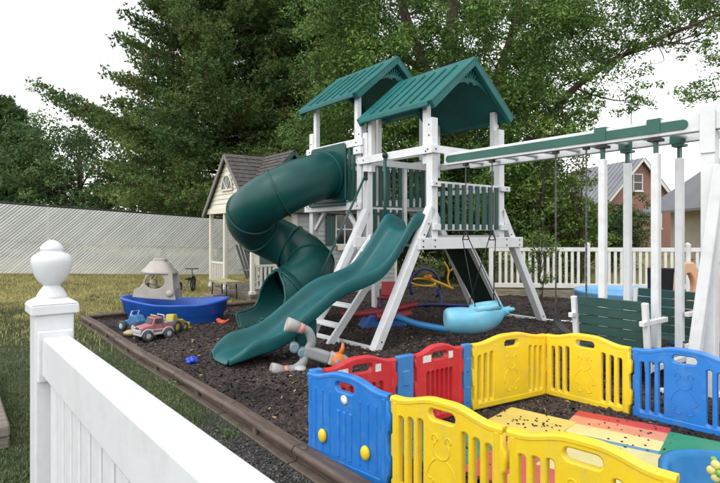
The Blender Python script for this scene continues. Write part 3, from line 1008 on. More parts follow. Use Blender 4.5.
house_rail((.05, HW - .90, 0), (.05, HW - .10, 0))
house_rail((.11, .05, 0), (PD - .05, .05, 0))
# body walls with clapboards (wedge boards, each its own part)
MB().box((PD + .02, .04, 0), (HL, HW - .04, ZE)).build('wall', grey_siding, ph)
bd = .115
nb = int(ZE / bd)


def clap(name, p, q, z, out, m):
    p, q, out = Vector(p), Vector(q), Vector(out)
    vs = []
    for e in (p, q):
        vs += [e + Vector((0, 0, z)) + out * .022, e + Vector((0, 0, z)), e + Vector((0, 0, z + bd)), e + Vector((0, 0, z + bd)) + out * .006]
    return MB().add(vs, [(0, 1, 2, 3), (4, 7, 6, 5), (0, 4, 5, 1), (1, 5, 6, 2), (2, 6, 7, 3), (3, 7, 4, 0)]).build(name, m, ph)


for k in range(nb):
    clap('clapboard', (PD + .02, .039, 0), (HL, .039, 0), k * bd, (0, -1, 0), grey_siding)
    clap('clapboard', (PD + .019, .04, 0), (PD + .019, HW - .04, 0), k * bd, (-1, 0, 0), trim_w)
for r in (PD + .0, HL):
    MB().box((r - .02, .004, 0), (r + .07, .014, ZE)).build('corner_board', trim_w, ph)
# porch gable (faces the left): clapboards cut to the triangle
gx = -.06
k = 0
z = ZE
MB().prism([(0.02, ZE), (HW - .02, ZE), (half, ZR - .06)], (.03, 0, 0), (0, 1, 0), (0, 0, 1), (-.03, 0, 0)).build('gable_wall', cream, ph)
while z < ZR - .12:
    f0 = (z - ZE) / (ZR - ZE); f1 = (z + bd - ZE) / (ZR - ZE)
    a0, b0 = half * f0 + .03, HW - half * f0 - .03
    a1, b1 = min(half, half * f1 + .03), max(half, HW - half * f1 - .03)
    x0, x1 = -.0015, 0
    vs = [(-.026, a0, z), (-.026, b0, z), (-.008, b1, z + bd), (-.008, a1, z + bd), (-.001, a0, z), (-.001, b0, z), (-.001, b1, z + bd), (-.001, a1, z + bd)]
    MB().add(vs, [(0, 1, 2, 3), (4, 7, 6, 5), (0, 4, 5, 1), (1, 5, 6, 2), (2, 6, 7, 3), (3, 7, 4, 0)]).build('clapboard', cream, ph)
    z += bd
MB().box((-.05, -.04, ZE - .13), (.10, HW + .04, ZE)).build('porch_beam', cream, ph, .005)
MB().box((.101, -.0, ZE - .11), (PD + .02, .09, ZE - .01)).build('porch_beam', cream, ph, .005)
# half-round fan window in the gable
fw = MB()
poly = [(.29 * math.cos(math.pi * k / 12), .34 * math.sin(math.pi * k / 12)) for k in range(13)]
win = MB().prism(poly, (-.046, half, 2.62), (0, -1, 0), (0, 0, 1), (.018, 0, 0)).build('fan_window', glass, ph)
fr_ = MB().tube([(-.05, half + y_ * 1.05, 2.62 + z_ * 1.05) for y_, z_ in poly], .02, 6)
fr_.bar((-.05, half - .33, 2.62), (-.05, half + .33, 2.62), .03, .04, side=(1, 0, 0))
for a in (45, 90, 135):
    fr_.bar((-.052, half, 2.62), (-.052, half + .29 * math.cos(math.radians(a)), 2.62 + .34 * math.sin(math.radians(a))), .016, .018, side=(1, 0, 0))
fr_.build('window_frame', trim_w, win)


# roof: stepped shingle courses on each slope
def shingle_slope(name, e0, e1, r0, r1, n):
    """courses from the eave line e0-e1 up to the ridge line r0-r1"""
    e0, e1, r0, r1 = map(Vector, (e0, e1, r0, r1))
    nrm = (e1 - e0).cross(r0 - e0).normalized()
    if nrm.z < 0: nrm.negate()
    m_ = MB()
    for k in range(n):
        a, b = k / n, (k + 1.25) / n
        b = min(b, 1.0)
        p0, p1, q0, q1 = e0.lerp(r0, a), e1.lerp(r1, a), e0.lerp(r0, b), e1.lerp(r1, b)
        t0_, t1_ = nrm * .030, nrm * .010
        vs = [p0, p1, q1, q0, p0 + t0_, p1 + t0_, q1 + t1_, q0 + t1_]
        m_.add(vs, [(0, 3, 2, 1), (4, 5, 6, 7), (0, 1, 5, 4), (1, 2, 6, 5), (2, 3, 7, 6), (3, 0, 4, 7)])
    return m_.build(name, shingle, ph)


ov, es = .12, (ZR - ZE) / half
lo = .14
zl = ZE - lo * es
shingle_slope('roof_slope', (-ov, -lo, zl), (HL + .1, -lo, zl), (-ov, half, ZR), (HL + .1, half, ZR), 14)
shingle_slope('roof_slope', (-ov, HW + lo, zl), (HL + .1, HW + lo, zl), (-ov, half, ZR), (HL + .1, half, ZR), 14)
rake_m = mat('rake_board', (.17, .16, .15), .6, .1, 4)
for s in (0, 1):
    t_ = -lo if s == 0 else HW + lo
    MB().bar((-ov + .005, t_, zl - .045), (-ov + .005, half, ZR - .045), .035, .09, side=(1, 0, 0)).build('rake_board', rake_m, ph)
# cross gable towards the play set
gw, gc = .80, 1.02
zg0 = ZR - gw * es
shingle_slope('gable_slope', (gc - gw, -lo - .06, zg0), (gc - gw, half * .5, zg0), (gc, -lo - .06, ZR + .02), (gc, half, ZR + .02), 9)
shingle_slope('gable_slope', (gc + gw, -lo - .06, zg0), (gc + gw, half * .5, zg0), (gc, -lo - .06, ZR + .02), (gc, half, ZR + .02), 9)
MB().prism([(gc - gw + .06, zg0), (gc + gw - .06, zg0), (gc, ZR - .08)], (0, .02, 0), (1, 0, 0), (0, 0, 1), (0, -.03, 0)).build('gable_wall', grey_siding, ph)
for s in (-1, 1):
    MB().bar((gc + s * gw, -lo - .045, zg0 - .035), (gc, -lo - .045, ZR - .035), .03, .075, side=(0, 1, 0)).build('rake_board', slat_green, ph)
# window with dark shutters on the front wall
wn_ = empty('window', (2.62, .012, 1.28), 0, ph)
MB().box((-.26, -.012, 0), (.26, .0, .74)).build('pane', glass, wn_)
fm_ = MB()
for a, b in (((-.29, -.03, -.04), (.29, -.002, .0)), ((-.29, -.03, .74), (.29, -.002, .785)), ((-.29, -.03, 0), (-.255, -.002, .74)), ((.255, -.03, 0), (.29, -.002, .74)), ((-.015, -.026, 0), (.015, -.013, .74)), ((-.255, -.025, .36), (.255, -.0132, .39))):
    fm_.box(a, b)
fm_.build('window_frame', trim_w, wn_)
for s in (-1, 1):
    MB().box((s * .45 - .13, -.035, -.03), (s * .45 + .13, -.004, .78)).build('shutter', slat_green, wn_, .005)
MB().box((-.24, -.10, -.16), (.30, -.035, -.045)).build('window_box', trim_w, wn_, .005)
# door behind the porch
dr = empty('doorway', (PD - .02, half + .15, .152), 0, ph)
MB().box((-.02, -.38, 0), (.012, .38, 1.72)).build('door_leaf', slat_green, dr, .005)
MB().ellipsoid((-.045, -.30, .85), (.03, .03, .03), 8, 6).build('handle', black_metal, dr)
# step board
tst = MB().box((-.55, HW - 1.6, .0), (-.12, HW - 1.02, .10)).build('porch_step', timber, ph, .01)

# ---- grey slatted chair leaning on the porch, bench with yellow edge, pram wheel
grey_p = mat('grey_plastic', (.13, .135, .145), .6, .15, 5)
ch = empty('slatted_chair', fr(HR + .50, HT + .95, .15), ANG + .5)
tag(ch, 'dark grey slatted high-back chair on the playhouse porch', 'chair')
for k in range(5):
    x = -.22 + k * .11; h_ = .92 - .05 * abs(k - 2)
    MB().bar((x, .0, .30), (x * 1.15, .30, .30 + h_), .085, .02, side=(1, 0, 0)).build('back_slat', grey_p, ch, .004)
for k in range(4):
    MB().bar((-.26, -.08 - k * .11, .32 + .02 * k), (.26, -.08 - k * .11, .32 + .02 * k), .095, .02, side=(0, 1, 0)).build('seat_slat', grey_p, ch, .004)
for s in (-1, 1):
    MB().box((s * .31 - .05, -.55, .50), (s * .31 + .05, .12, .525)).build('armrest', grey_p, ch, .004)
    MB().bar((s * .30, -.46, 0), (s * .30, -.46, .50), .03, .09).build('leg', grey_p, ch)
    MB().bar((s * .28, .30, 0), (s * .28, -.35, .34), .03, .09).build('leg', grey_p, ch)
yel = mat('faded_yellow', (.40, .36, .16), .6, .15, 6)
tb_ = empty('low_bench', fr(HR - .34, HT + .72, 0), ANG)
tag(tb_, 'low grey bench with a faded yellow edge before the porch', 'bench')
MB().box((-.17, -.50, .40), (.17, .50, .44)).build('seat', mat('bench_grey', (.30, .31, .31), .6, .1, 4), tb_, .006)
MB().box((-.18, -.51, .44), (.18, .51, .458)).build('seat_edge', yel, tb_, .004)
for a in (-.13, .13):
    for b in (-.42, .42):
        MB().tube([(a, b, 0), (a * .9, b * .95, .40)], .016, 8).build('leg', black_metal, tb_)
wb = empty('tricycle', fr(HR - .42, HT + 2.75, cz(HR - .4) * 0), ANG + .9)
wb.location.z = ground_z(wb.location.x, wb.location.y)
tag(wb, 'small dark tricycle parked left of the playhouse porch', 'tricycle')
for (x, y, rr) in ((.26, 0, .19), (-.26, -.17, .13), (-.26, .17, .13)):
    w = MB().lathe([(rr * .72, -.025), (rr, -.02), (rr, .02), (rr * .72, .025)], 18, (x, y, rr), axis='y', caps=False).build('tyre', black_metal, wb)
    MB().lathe([(.02, -.028), (rr * .7, -.012), (rr * .7, .012), (.02, .028)], 14, (x, y, rr), axis='y').build('wheel_disc', grey_p, wb)
MB().tube([(.26, 0, .19), (.20, 0, .46), (.17, 0, .56)], .018, 8).build('fork', grey_p, wb)
MB().tube([(.17, -.18, .57), (.17, .18, .57)], .014, 8).build('handlebar', black_metal, wb)
MB().tube([(.21, 0, .38), (-.1, 0, .26), (-.26, 0, .18)], .018, 8).build('frame', grey_p, wb)
MB().tube([(-.26, -.17, .13), (-.26, .17, .13)], .012, 8).build('axle', grey_p, wb)
MB().ellipsoid((-.12, 0, .33), (.13, .09, .035), 12, 6).build('saddle', black_metal, wb)
# ---------------------------------------------------------------- play pen panels
pen_root = None
pen_yellow = mat('pen_yellow', (.86, .60, .020), .42, .07, 3, dirt=(.52, .42, .14), damt=.45, dscale=9, bump=.05, bscale=60)
pen_blue = mat('pen_blue', (.018, .185, .60), .40, .10, 3, dirt=(.13, .28, .50), damt=.45, dscale=9, bump=.05, bscale=60)
pen_blue2 = mat('pen_connector_blue', (.035, .20, .52), .42, .10, 3, dirt=(.15, .28, .5), damt=.25, dscale=6)
pen_red = mat('pen_red', (.60, .020, .030), .42, .10, 3, dirt=(.45, .13, .11), damt=.4, dscale=9, bump=.05, bscale=60)
sticker = mat('sticker', (.75, .74, .70), .5, .05, 30, dirt=(.25, .25, .25), damt=.8, dscale=40)
PZ = .625


def top_line(w, amp):
    """wavy top edge: low at the ends, arched in the middle"""
    pts = []
    for k in range(21):
        x = k / 20
        y = PZ - .045 + amp * smooth(.08, .42, x) * smooth(.92, .58, x)
        pts.append((x * w, y))
    return pts


def panel_mesh(w, slots, handle=True, tabs=True, amp=.05):
    tl = top_line(w, amp)
    outline = [(0.0, 0.02)]
    if tabs:
        outline += [(.16, .02), (.18, .04), (w - .18, .04), (w - .16, .02)]
    outline += [(w, .02)]
    # interlocking tabs on the right edge
    if tabs: outline += [(w, .10), (w + .018, .12), (w + .018, .22), (w, .24), (w, .36), (w + .018, .38), (w + .018, .47), (w, .49)]
    outline += tl[::-1]
    if tabs: outline += [(0, .49), (.018, .47), (.018, .38), (0, .36), (0, .24), (.018, .22), (.018, .12), (0, .10)]
    loops = [outline]
    if handle: loops.append(rounded(w / 2 - .085, PZ - .105, w / 2 + .085, PZ - .048, .027, 4)[::-1])
    for x0, x1, y0, y1 in slots: loops.append(rounded(x0, y0, x1, y1, min(.014, (x1 - x0) / 2.2), 3)[::-1])
    return curve_mesh('panel', loops, .013, .010)


def stud(o, x, y, side, r, m, h=.022):
    pass


def add_panel(P, Q, m, style, label, first_conn=None):
    P, Q = Vector((*P, 0)), Vector((*Q, 0)); d = Q - P; w = d.length; a = math.atan2(d.y, d.x)
    o = empty('pen_panel', P + Vector((0, 0, .03)), a, pen_root)
    o['label'] = label
    g_ = .012
    w2 = w - 2 * g_
    if style == 'slots':
        sl_ = []
        for x in (.078, .148, .218):
            sl_.append((x - .018, x + .018, .085, .475 + .03 * smooth(.0, .3, x)))
            sl_.append((w2 - x - .018, w2 - x + .018, .085, .475 + .03 * smooth(.0, .3, x)))
    elif style == 'red':
        n_ = 6; sl_ = []
        for k in range(n_):
            x = .14 + (w2 - .28) * k / (n_ - 1); sl_.append((x - .017, x + .017, .085, .43))
    else:
        sl_ = []
    me = panel_mesh(w2, sl_)
    me.materials.clear(); me.materials.append(m)
    body = link('panel_body', me, o, (g_, 0, 0), (math.radians(90), 0, 0))
    # rims: a thicker rounded lip along the top
    tl = [(g_ + x, 0, y - .012) for x, y in top_line(w2, .05)]
    MB().rings([[(x, -.027, z - .012), (x, -.027, z + .004), (x, -.020, z + .016), (x, .020, z + .016), (x, .027, z + .004), (x, .027, z - .012)] for x, _, z in tl], True, True, False).build('top_lip', m, o)
    # stiles at the ends and a foot rail, thicker than the plate
    MB().box((g_ + .014, -.028, .03), (g_ + .048, .028, PZ - .065)).build('end_stile', m, o, .01, seg=2)
    MB().box((g_ + w2 - .048, -.028, .03), (g_ + w2 - .014, .028, PZ - .065)).build('end_stile', m, o, .01, seg=2)
    MB().box((g_ + .049, -.026, .022), (g_ + w2 - .049, .026, .078)).build('foot_rail', m, o, .01, seg=2)
    if style == 'slots':   # plain moulded relief in the middle
        for s in (-1, 1):
            y_ = s * .0236
            cx = w / 2
            rl = MB()
            rl.tube([(cx + .060 * math.cos(k), y_, .37 + .055 * math.sin(k)) for k in np.linspace(2.4, 7.0, 15)], .0035, 5)
            for e_ in (-1, 1):
                rl.tube([(cx + e_ * .05 + .022 * math.cos(k), y_, .425 + .022 * math.sin(k)) for k in np.linspace(-.6, 3.7, 9)], .0035, 5)
                rl.tube(catmull([(cx + e_ * .04, y_, .315), (cx + e_ * .085, y_, .27), (cx + e_ * .105, y_, .21), (cx + e_ * .075, y_, .19)], 4), .0035, 5)
                rl.tube(catmull([(cx + e_ * .06, y_, .19), (cx + e_ * .075, y_, .13), (cx + e_ * .03, y_, .115), (cx + e_ * .015, y_, .15)], 4), .0035, 5)
            pass
            rl_o = rl.build('relief', m, o); rl_o.location = (cx * .12, 0, .02); rl_o.scale = (.88, 1, .95)
    if style == 'solid':
        for s in (-1, 1):
            for k in range(9):
                x = .10 + (w - .20) * k / 8
                mid = abs(k - 4) <= 1
                if k in (3, 4, 5):
                    x = w / 2 + (k - 4) * .055
                MB().bar((x, s * .024, .10), (x, s * .024, .40 if mid else .50), .030 if mid else .012, .012, side=(1, 0, 0)).build('groove_rib', m, o, .005)
            for x in (w * .24, w * .76):
                MB().ellipsoid((x, s * .036, .20 if x < w / 2 else .20), (.036, .022, .045), 14, 8).build('knob', pen_yellow, o)
        MB().lathe([(.030, 0), (.030, -.004), (.0, -.0045)], 16, (w / 2, -.024, PZ - .150), axis='y').build('round_sticker', sticker, o)
    if style == 'red':
        for s in (-1, 1):
            for x, wd in ((w * .24, .09), (w * .72, .05)):
                MB().box((x - wd / 2, s * .0225 - .0025, PZ - .115), (x + wd / 2, s * .0205 + .0025, PZ - .06)).build('sticker', sticker, o)
    return o


def connector(P, m, name='corner joint', lab=''):
    o = empty('panel_joint', (P[0], P[1], .03))
    tag(o, lab, 'play pen joint', 'play pen joints')
    MB().lathe([(.030, .0), (.036, .01), (.036, PZ - .05), (.028, PZ - .035), (.0, PZ - .03)], 16).build('joint_post', m, o)
    MB().lathe([(.046, .20), (.046, .29)], 14).build('joint_band', m, o)
    return o


pen_root = empty('play_pen')
tag(pen_root, 'plastic play pen of yellow, blue and red interlocking panels in the foreground', 'play pen')
PP = {'A': (-.35, 3.70), 'B': (.185, 3.16), 'C': (.715, 2.63), 'D': (1.25, 2.10), 'E': (.325, 4.13), 'F': (.912, 4.58), 'G': (1.745, 5.08), 'H': (2.25, 4.47), 'I': (2.78, 3.88), 'J': (3.30, 3.29)}
add_panel(PP['A'], PP['B'], pen_blue, 'solid', 'blue solid play pen panel with two yellow knobs, nearest the brown edging')
add_panel(PP['B'], PP['C'], pen_yellow, 'slots', 'yellow slotted play pen panel joined to the blue panel with knobs, foreground')
add_panel(PP['C'], PP['D'], pen_yellow, 'slots', 'yellow slotted play pen panel running off the bottom edge of the picture')
# red panels have blue connecting pieces between them
def lerp2(a, b, k): return (a[0] + (b[0] - a[0]) * k, a[1] + (b[1] - a[1]) * k)
A, E, F_, G_ = PP['A'], PP['E'], PP['F'], PP['G']


def blue_joint(P, Q, lab):
    P, Q = Vector((*P, 0)), Vector((*Q, 0)); d = Q - P; w = d.length; a = math.atan2(d.y, d.x)
    o = empty('pen_joint', P + Vector((0, 0, .03)), a, pen_root)
    o['label'] = lab
    MB().box((.004, -.024, .02), (w - .004, .024, PZ - .03)).build('joint_plate', pen_blue2, o, .012, seg=2)
    MB().box((w * .3, -.032, .10), (w * .7, .032, .24)).build('joint_boss', pen_blue2, o, .008)
    MB().box((w * .3, -.032, .36), (w * .7, .032, .48)).build('joint_boss', pen_blue2, o, .008)
    return o


blue_joint(A, lerp2(A, E, .13), 'blue play pen joint piece at the left corner beside the red panel')
add_panel(lerp2(A, E, .13), lerp2(A, E, .92), pen_red, 'red', 'red slotted play pen panel behind the blue panel with yellow knobs')
blue_joint(lerp2(A, E, .92), lerp2(E, F_, .14), 'blue play pen joint piece between the two red panels')
add_panel(lerp2(E, F_, .14), lerp2(E, F_, .90), pen_red, 'red', 'red slotted play pen panel beside the far yellow panels')
blue_joint(lerp2(E, F_, .90), lerp2(F_, G_, .03), 'blue play pen joint piece between red panel and far yellow panel')
add_panel(lerp2(F_, G_, .03), G_, pen_yellow, 'slots', 'yellow slotted play pen panel in the back row beside the red panel')
add_panel(PP['G'], PP['H'], pen_yellow, 'slots', 'yellow slotted play pen panel in the back row beside the slotted blue panel')
add_panel(PP['H'], PP['I'], pen_blue, 'slots', 'blue slotted play pen panel in front of the glider bench')
add_panel(PP['I'], PP['J'], pen_blue, 'slots', 'blue slotted play pen panel cut by the right edge of the picture')


# ---------------------------------------------------------------- mats and toys inside the pen
def pmat(name, c): return mat(name, c, .55, .10, 4, dirt=(c[0] * .6 + .1, c[1] * .6 + .1, c[2] * .6 + .08), damt=.45, dscale=6, bump=.08, bscale=80)


mats_ = [pmat('mat_red', (.50, .04, .04)), pmat('mat_orange', (.66, .26, .15)), pmat('mat_cream', (.70, .60, .25)), pmat('mat_blue', (.10, .24, .38))]
e1 = (Vector(PP['B']) - Vector(PP['A'])).normalized(); e2 = (Vector(PP['E']) - Vector(PP['A'])).normalized()


def pen_xy(px, py):      # a point on the pen floor from photograph coordinates
    d = EYE * 540 / (py - 233); return Vector(((px - 360) / 540 * d, d))


# folded yellow mat, slightly raised
ym = empty('folded_mat', (1.31, 4.20, .0), math.radians(-42))
tag(ym, 'folded pale yellow tumbling mat strewn with dark crumbs inside the pen', 'mat')
my = pmat('mat_yellow', (.66, .50, .12))
MB().box((-.28, -.26, .0), (.28, .26, .058)).build('lower_fold', my, ym, .015, seg=2)
MB().box((-.275, -.255, .0595), (.275, .265, .090)).build('upper_fold', my, ym, .018, seg=2)
# rainbow mat
rm_ = empty('striped_mat', (1.90, 4.05, 0), math.radians(-37))
tag(rm_, 'rainbow striped foam mat with red, orange, cream and blue bands', 'mat')
for k, mm in enumerate(mats_):
    y1, y0 = ((.33, .19), (.187, .0), (-.003, -.22), (-.223, -.29))[k]
    MB().box((-.34, y0, .0), (.34, y1, .078)).build('stripe', mm, rm_, .010, seg=2)
gm = MB().box((-.36, -.34, .0), (.36, .34, .075)).build('foam_tile', pmat('mat_green', (.03, .24, .12)), None, .008, loc=(2.33, 3.60, 0), rot=(0, 0, -.68)); tag(gm, 'green foam floor tile beside the rainbow mat', 'foam tile')
gm = MB().box((-.36, -.34, .0), (.36, .34, .076)).build('foam_tile', pmat('mat_purple', (.13, .12, .38)), None, .008, loc=(2.80, 3.22, 0), rot=(0, 0, -.68)); tag(gm, 'purple foam floor tile in the right corner of the pen', 'foam tile')
gm = MB().box((-.36, -.34, .0), (.36, .34, .074)).build('foam_tile', pmat('mat_rose', (.52, .08, .10)), None, .008, loc=(1.12, 3.42, 0), rot=(0, 0, -.75)); tag(gm, 'rose foam floor tile seen through the near yellow panel', 'foam tile')
gm = MB().box((-.36, -.34, .0), (.36, .34, .077)).build('foam_tile', pmat('mat_green_dark', (.03, .20, .12)), None, .008, loc=(.55, 3.85, 0), rot=(0, 0, -.75)); tag(gm, 'dark green foam floor tile in the left corner of the pen', 'foam tile')
gm = MB().box((-.34, -.34, .0), (.34, .34, .0765)).build('foam_tile', pmat('mat_sand', (.62, .55, .26)), None, .008, loc=(1.60, 3.52, 0), rot=(0, 0, -.68)); tag(gm, 'cream foam floor tile in front of the rainbow mat', 'foam tile')
# crumbs on the yellow mat
g = np.random.default_rng(3)
cr = MB()
for k in range(46):
    x, y = g.normal(.02, .12), g.normal(.0, .09)
    if abs(x) < .26 and abs(y) < .24: cr.ellipsoid((x, y, .094), (g.uniform(.005, .013), g.uniform(.004, .009), .005), 6, 4)
o = cr.build('crumbs', mulch_chip, None, loc=ym.location, rot=ym.rotation_euler); tag(o, 'dark mulch crumbs lying on the yellow folded mat', 'crumbs', kind='stuff')
cr = MB()
for k in range(16):
    x, y = g.uniform(-.31, .31), g.uniform(-.3, .3)
    cr.ellipsoid((x, y, .082), (g.uniform(.006, .014), g.uniform(.005, .010), .005), 6, 4)
o = cr.build('crumbs', mulch_chip, None, loc=rm_.location, rot=rm_.rotation_euler); tag(o, 'dark mulch crumbs lying on the rainbow striped mat', 'crumbs', kind='stuff')
# bright blue toddler slide or basin with green corner pieces
aqua = mat('aqua_plastic', (.008, .17, .42), .35, .10, 3, dirt=(.10, .4, .6), damt=.2)
wt = empty('water_basin', (2.14, 2.80, .02), -.75)
tag(wt, 'bright blue moulded plastic water basin at the lower right of the pen', 'basin')
rings = []
for (k, z) in ((.66, 0), (.74, .10), (.80, .20), (.84, .215), (.80, .226), (.765, .215), (.745, .19), (.70, .06), (.66, .045), (.0001, .040)):
    ring = []
    for j in range(40):
        a = 2 * math.pi * j / 40
        rr = k * (1 + .05 * math.sin(4 * a + .6) + .04 * math.sin(7 * a))
        ring.append((rr * .62 * math.cos(a), rr * .50 * math.sin(a), z + (.03 * math.sin(3 * a) if k > .72 else 0)))
    rings.append(ring)
MB().rings(rings, True, False).build('bowl', aqua, wt)
lime = mat('lime_plastic', (.22, .42, .05), .45, .1, 5); pale = mat('pale_yellow_plastic', (.70, .62, .20), .45, .1, 5)
lp = MB(); lp.tube([(-.20, .02, .10), (-.19, .02, .26), (-.18, .03, .35)], [.06, .045, .02], 10); lp.tube([(-.22, .0, .20), (-.26, -.02, .31)], [.03, .012], 8); lp.build('plant_figure', lime, wt)
fl = MB()
for k in range(6):
    a = k * math.pi / 3
    fl.ellipsoid((-.22 + .040 * math.cos(a), -.06, .25 + .040 * math.sin(a)), (.026, .016, .026), 8, 6)
fl.build('flower', pale, wt)
MB().ellipsoid((-.22, -.075, .25), (.020, .015, .020), 8, 6).build('flower_centre', lime, wt)
# yellow ring hooked on the far side of the near panel
yr = MB().tube([(.04 * math.cos(a), 0, .04 * math.sin(a)) for a in np.linspace(0, 2 * math.pi, 21)], .008, 6, False).build('ring', pen_yellow, None, loc=(.86, 2.96, .40), rot=(0, 0, .3)); tag(yr, 'small yellow plastic ring behind the near yellow panel', 'ring')
def pal(name, c, rough=.42, **k): return mat(name, c, rough, .10, 4, dirt=tuple(x * .6 + .08 for x in c), damt=.28, dscale=6, **k)


def at(px, py, d): return Vector(((px - 360) / 540 * d, d, EYE + (233 - py) / 540 * d))


# ---------------------------------------------------------------- blue boat sandbox
boat_blue = pal('boat_blue', (.010, .085, .42)); boat_grey = pal('boat_grey', (.40, .37, .33), .55)
bo = empty('boat_sandbox', (-3.15, 9.30, .04), math.radians(8))
tag(bo, 'blue plastic boat sandbox with grey cabin in the far corner of the mulch', 'sandbox')
Lb, Wb = .87, .55


def hull_ring(k, zoff, kz):
    ring = []
    for j in range(48):
        a = 2 * math.pi * j / 48
        cx, sy = math.cos(a), math.sin(a)
        x = -Lb * (abs(cx) ** .8) * (1 if cx > 0 else -1) * k
        wy = Wb * (abs(sy) ** .75) * (1 if sy > 0 else -1) * k
        if x < 0: wy *= 1 - .22 * (x / Lb) ** 2
        zr = .33 + .10 * smooth(.0, -.9, x) + .05 * smooth(.4, .9, x)
        ring.append((x - (.05 * kz if x < 0 else 0), wy, zoff + zr * kz))
    return ring


hull = MB().rings([hull_ring(.84, 0, 0), hull_ring(.88, 0, .12), hull_ring(.90, 0, .40), hull_ring(.945, 0, .46), hull_ring(.965, 0, .9), hull_ring(1.0, 0, .95), hull_ring(1.0, 0, 1.02), hull_ring(.965, 0, 1.05), hull_ring(.90, 0, 1.02), hull_ring(.86, 0, .62), hull_ring(.80, .05, .42), hull_ring(.02, .05, .40)], True, False).build('hull', boat_blue, bo)
# cabin: two side walls with a window opening, front and back, flared roof and funnel
cab = empty('cabin', (0, 0, .085), 0, bo); cab.scale = (.88, 1, .82); cab.location.x = -.05
side = [(-.70, .44), (-.66, .58), (-.52, .66), (-.44, .92), (.02, .90), (.06, .55), (.10, .36), (-.40, .40)]
hole = [(-.37 + .19 * math.cos(a) * .95 + .08, .74 + .15 * math.sin(a)) for a in np.linspace(0, 2 * math.pi, 17)[:-1]][::-1]
cme = curve_mesh('cabin_side', [side, hole], .022, .008); cme.materials.clear(); cme.materials.append(boat_grey)
for y in (-.25, .25): link('cabin_side', cme, cab, (0, y, .02), (math.radians(90), 0, 0))
MB().bar((-.66, 0, .50), (-.50, 0, .72), .46, .04, side=(0, 1, 0)).build('cabin_front', boat_grey, cab, .01)
MB().box((.0, -.23, .36), (.045, .23, .58)).build('cabin_back', boat_grey, cab, .01)
rr = []
for k, z in ((1.12, .90), (1.15, .925), (1.12, .95), (.86, 1.03), (.66, 1.12), (.62, 1.135), (.48, 1.14), (.46, 1.19), (.48, 1.20), (.3, 1.21), (.01, 1.212)):
    rr.append([(-.26 + .275 * k * math.copysign(abs(math.cos(a)) ** .6, math.cos(a)), .275 * k * math.copysign(abs(math.sin(a)) ** .6, math.sin(a)), z + .01 - .06 * (.37 * k * math.cos(a))) for a in np.linspace(0, 2 * math.pi, 29)[:-1]])
MB().rings(rr, True, True).build('cabin_roof', boat_grey, cab)
for y, s in ((-.278, -1), (.278, 1)):
    MB().lathe([(.07, 0), (.07, s * .02), (.05, s * .035), (.001, s * .04)], 16, (-.02, y, .52), axis='y').build('porthole', boat_grey, cab)
tw = empty('plush_toy', bo.location + Vector((-.42, .0, .50)))
tag(tw, 'cream plush toy propped inside the boat cabin window', 'plush toy')
plm = pal('plush_cream', (.55, .47, .30), .9)
q = MB(); q.ellipsoid((0, 0, .06), (.09, .08, .10)); q.ellipsoid((.02, -.01, .17), (.07, .065, .065)); q.ellipsoid((-.03, 0, .235), (.02, .02, .035)); q.ellipsoid((.06, 0, .235), (.02, .02, .035)); q.ellipsoid((-.09, -.03, .08), (.03, .03, .06)); q.build('plush_body', plm, tw)

# ---------------------------------------------------------------- toy truck, buggy, tractor
tyre = mat('toy_tyre', (.06, .06, .065), .7, .3, 8); silver = pal('toy_silver', (.45, .45, .48), .4)
tyel2 = pal('lamp_yellow', (.55, .45, .12))
pink = pal('toy_pink', (.40, .13, .14), .55)


def wheel(o, x, y, r, w, m_hub=None):
    a = empty('wheel', (x, y, r), 0, o)
    MB().lathe([(r * .6, -w / 2), (r * .92, -w / 2), (r, -w * .35), (r, w * .35), (r * .92, w / 2), (r * .6, w / 2)], 18, axis='y', caps=False).build('tyre', tyre, a)
    MB().lathe([(.001, -w * .42), (r * .3, -w * .44), (r * .62, -w * .36), (r * .62, w * .36), (r * .3, w * .44), (.001, w * .42)], 14, axis='y').build('rim', m_hub or silver, a)
    return a


tk = empty('toy_truck', at(154, 341, 7.8) * 1.0, math.radians(228)); tk.location.z = .035
tag(tk, 'pink and silver toy pickup truck parked by the brown edging corner', 'toy truck')
prof = [(-.28, .13), (.27, .13), (.29, .20), (.26, .235), (.10, .26), (.06, .37), (-.09, .38), (-.12, .26), (-.28, .26)]
MB().prism(prof, (0, -.135, 0), (1, 0, 0), (0, 0, 1), (0, .27, 0)).build('body', pink, tk, .016, seg=2)
MB().box((-.295, -.145, .085), (.305, .145, .128)).build('chassis', silver, tk, .012, seg=2)
MB().box((.285, -.14, .13), (.315, .14, .19)).build('bumper', silver, tk, .01)
MB().bar((.103, 0, .268), (.066, 0, .36), .22, .012, side=(0, 1, 0)).build('windscreen', tyre, tk)
for s in (-1, 1):
    MB().box((-.085, s * .136 - .004, .27), (.05, s * .136 + .004, .355)).build('side_window', tyre, tk)
    MB().box((-.28, s * .12 - .02, .26), (-.125, s * .12 + .02, .295)).build('bed_side', silver, tk, .006)
    MB().ellipsoid((.293, s * .095, .212), (.012, .025, .02), 10, 6).build('headlight', silver, tk)
MB().tube([(-.125, -.11, .26), (-.125, -.11, .40), (-.125, .11, .40), (-.125, .11, .26)], .012, 8).build('roll_bar', silver, tk)
for x in (-.185, .185):
    for y in (-.155, .155):
        wheel(tk, x, y, .088, .07)
        MB().tube([(x + .105 * math.cos(a), y * .93, .088 + .105 * math.sin(a)) for a in np.linspace(.15, math.pi - .15, 9)], .014, 6).build('wheel_arch', silver, tk)
    MB().tube([(x, -.13, .088), (x, .13, .088)], .012, 8).build('axle', tyre, tk)
for k in range(4): MB().box((.2905, -.06 + k * .032, .15 + .045), (.2945, -.044 + k * .032, .228)).build('grille_bar', tyre, tk)
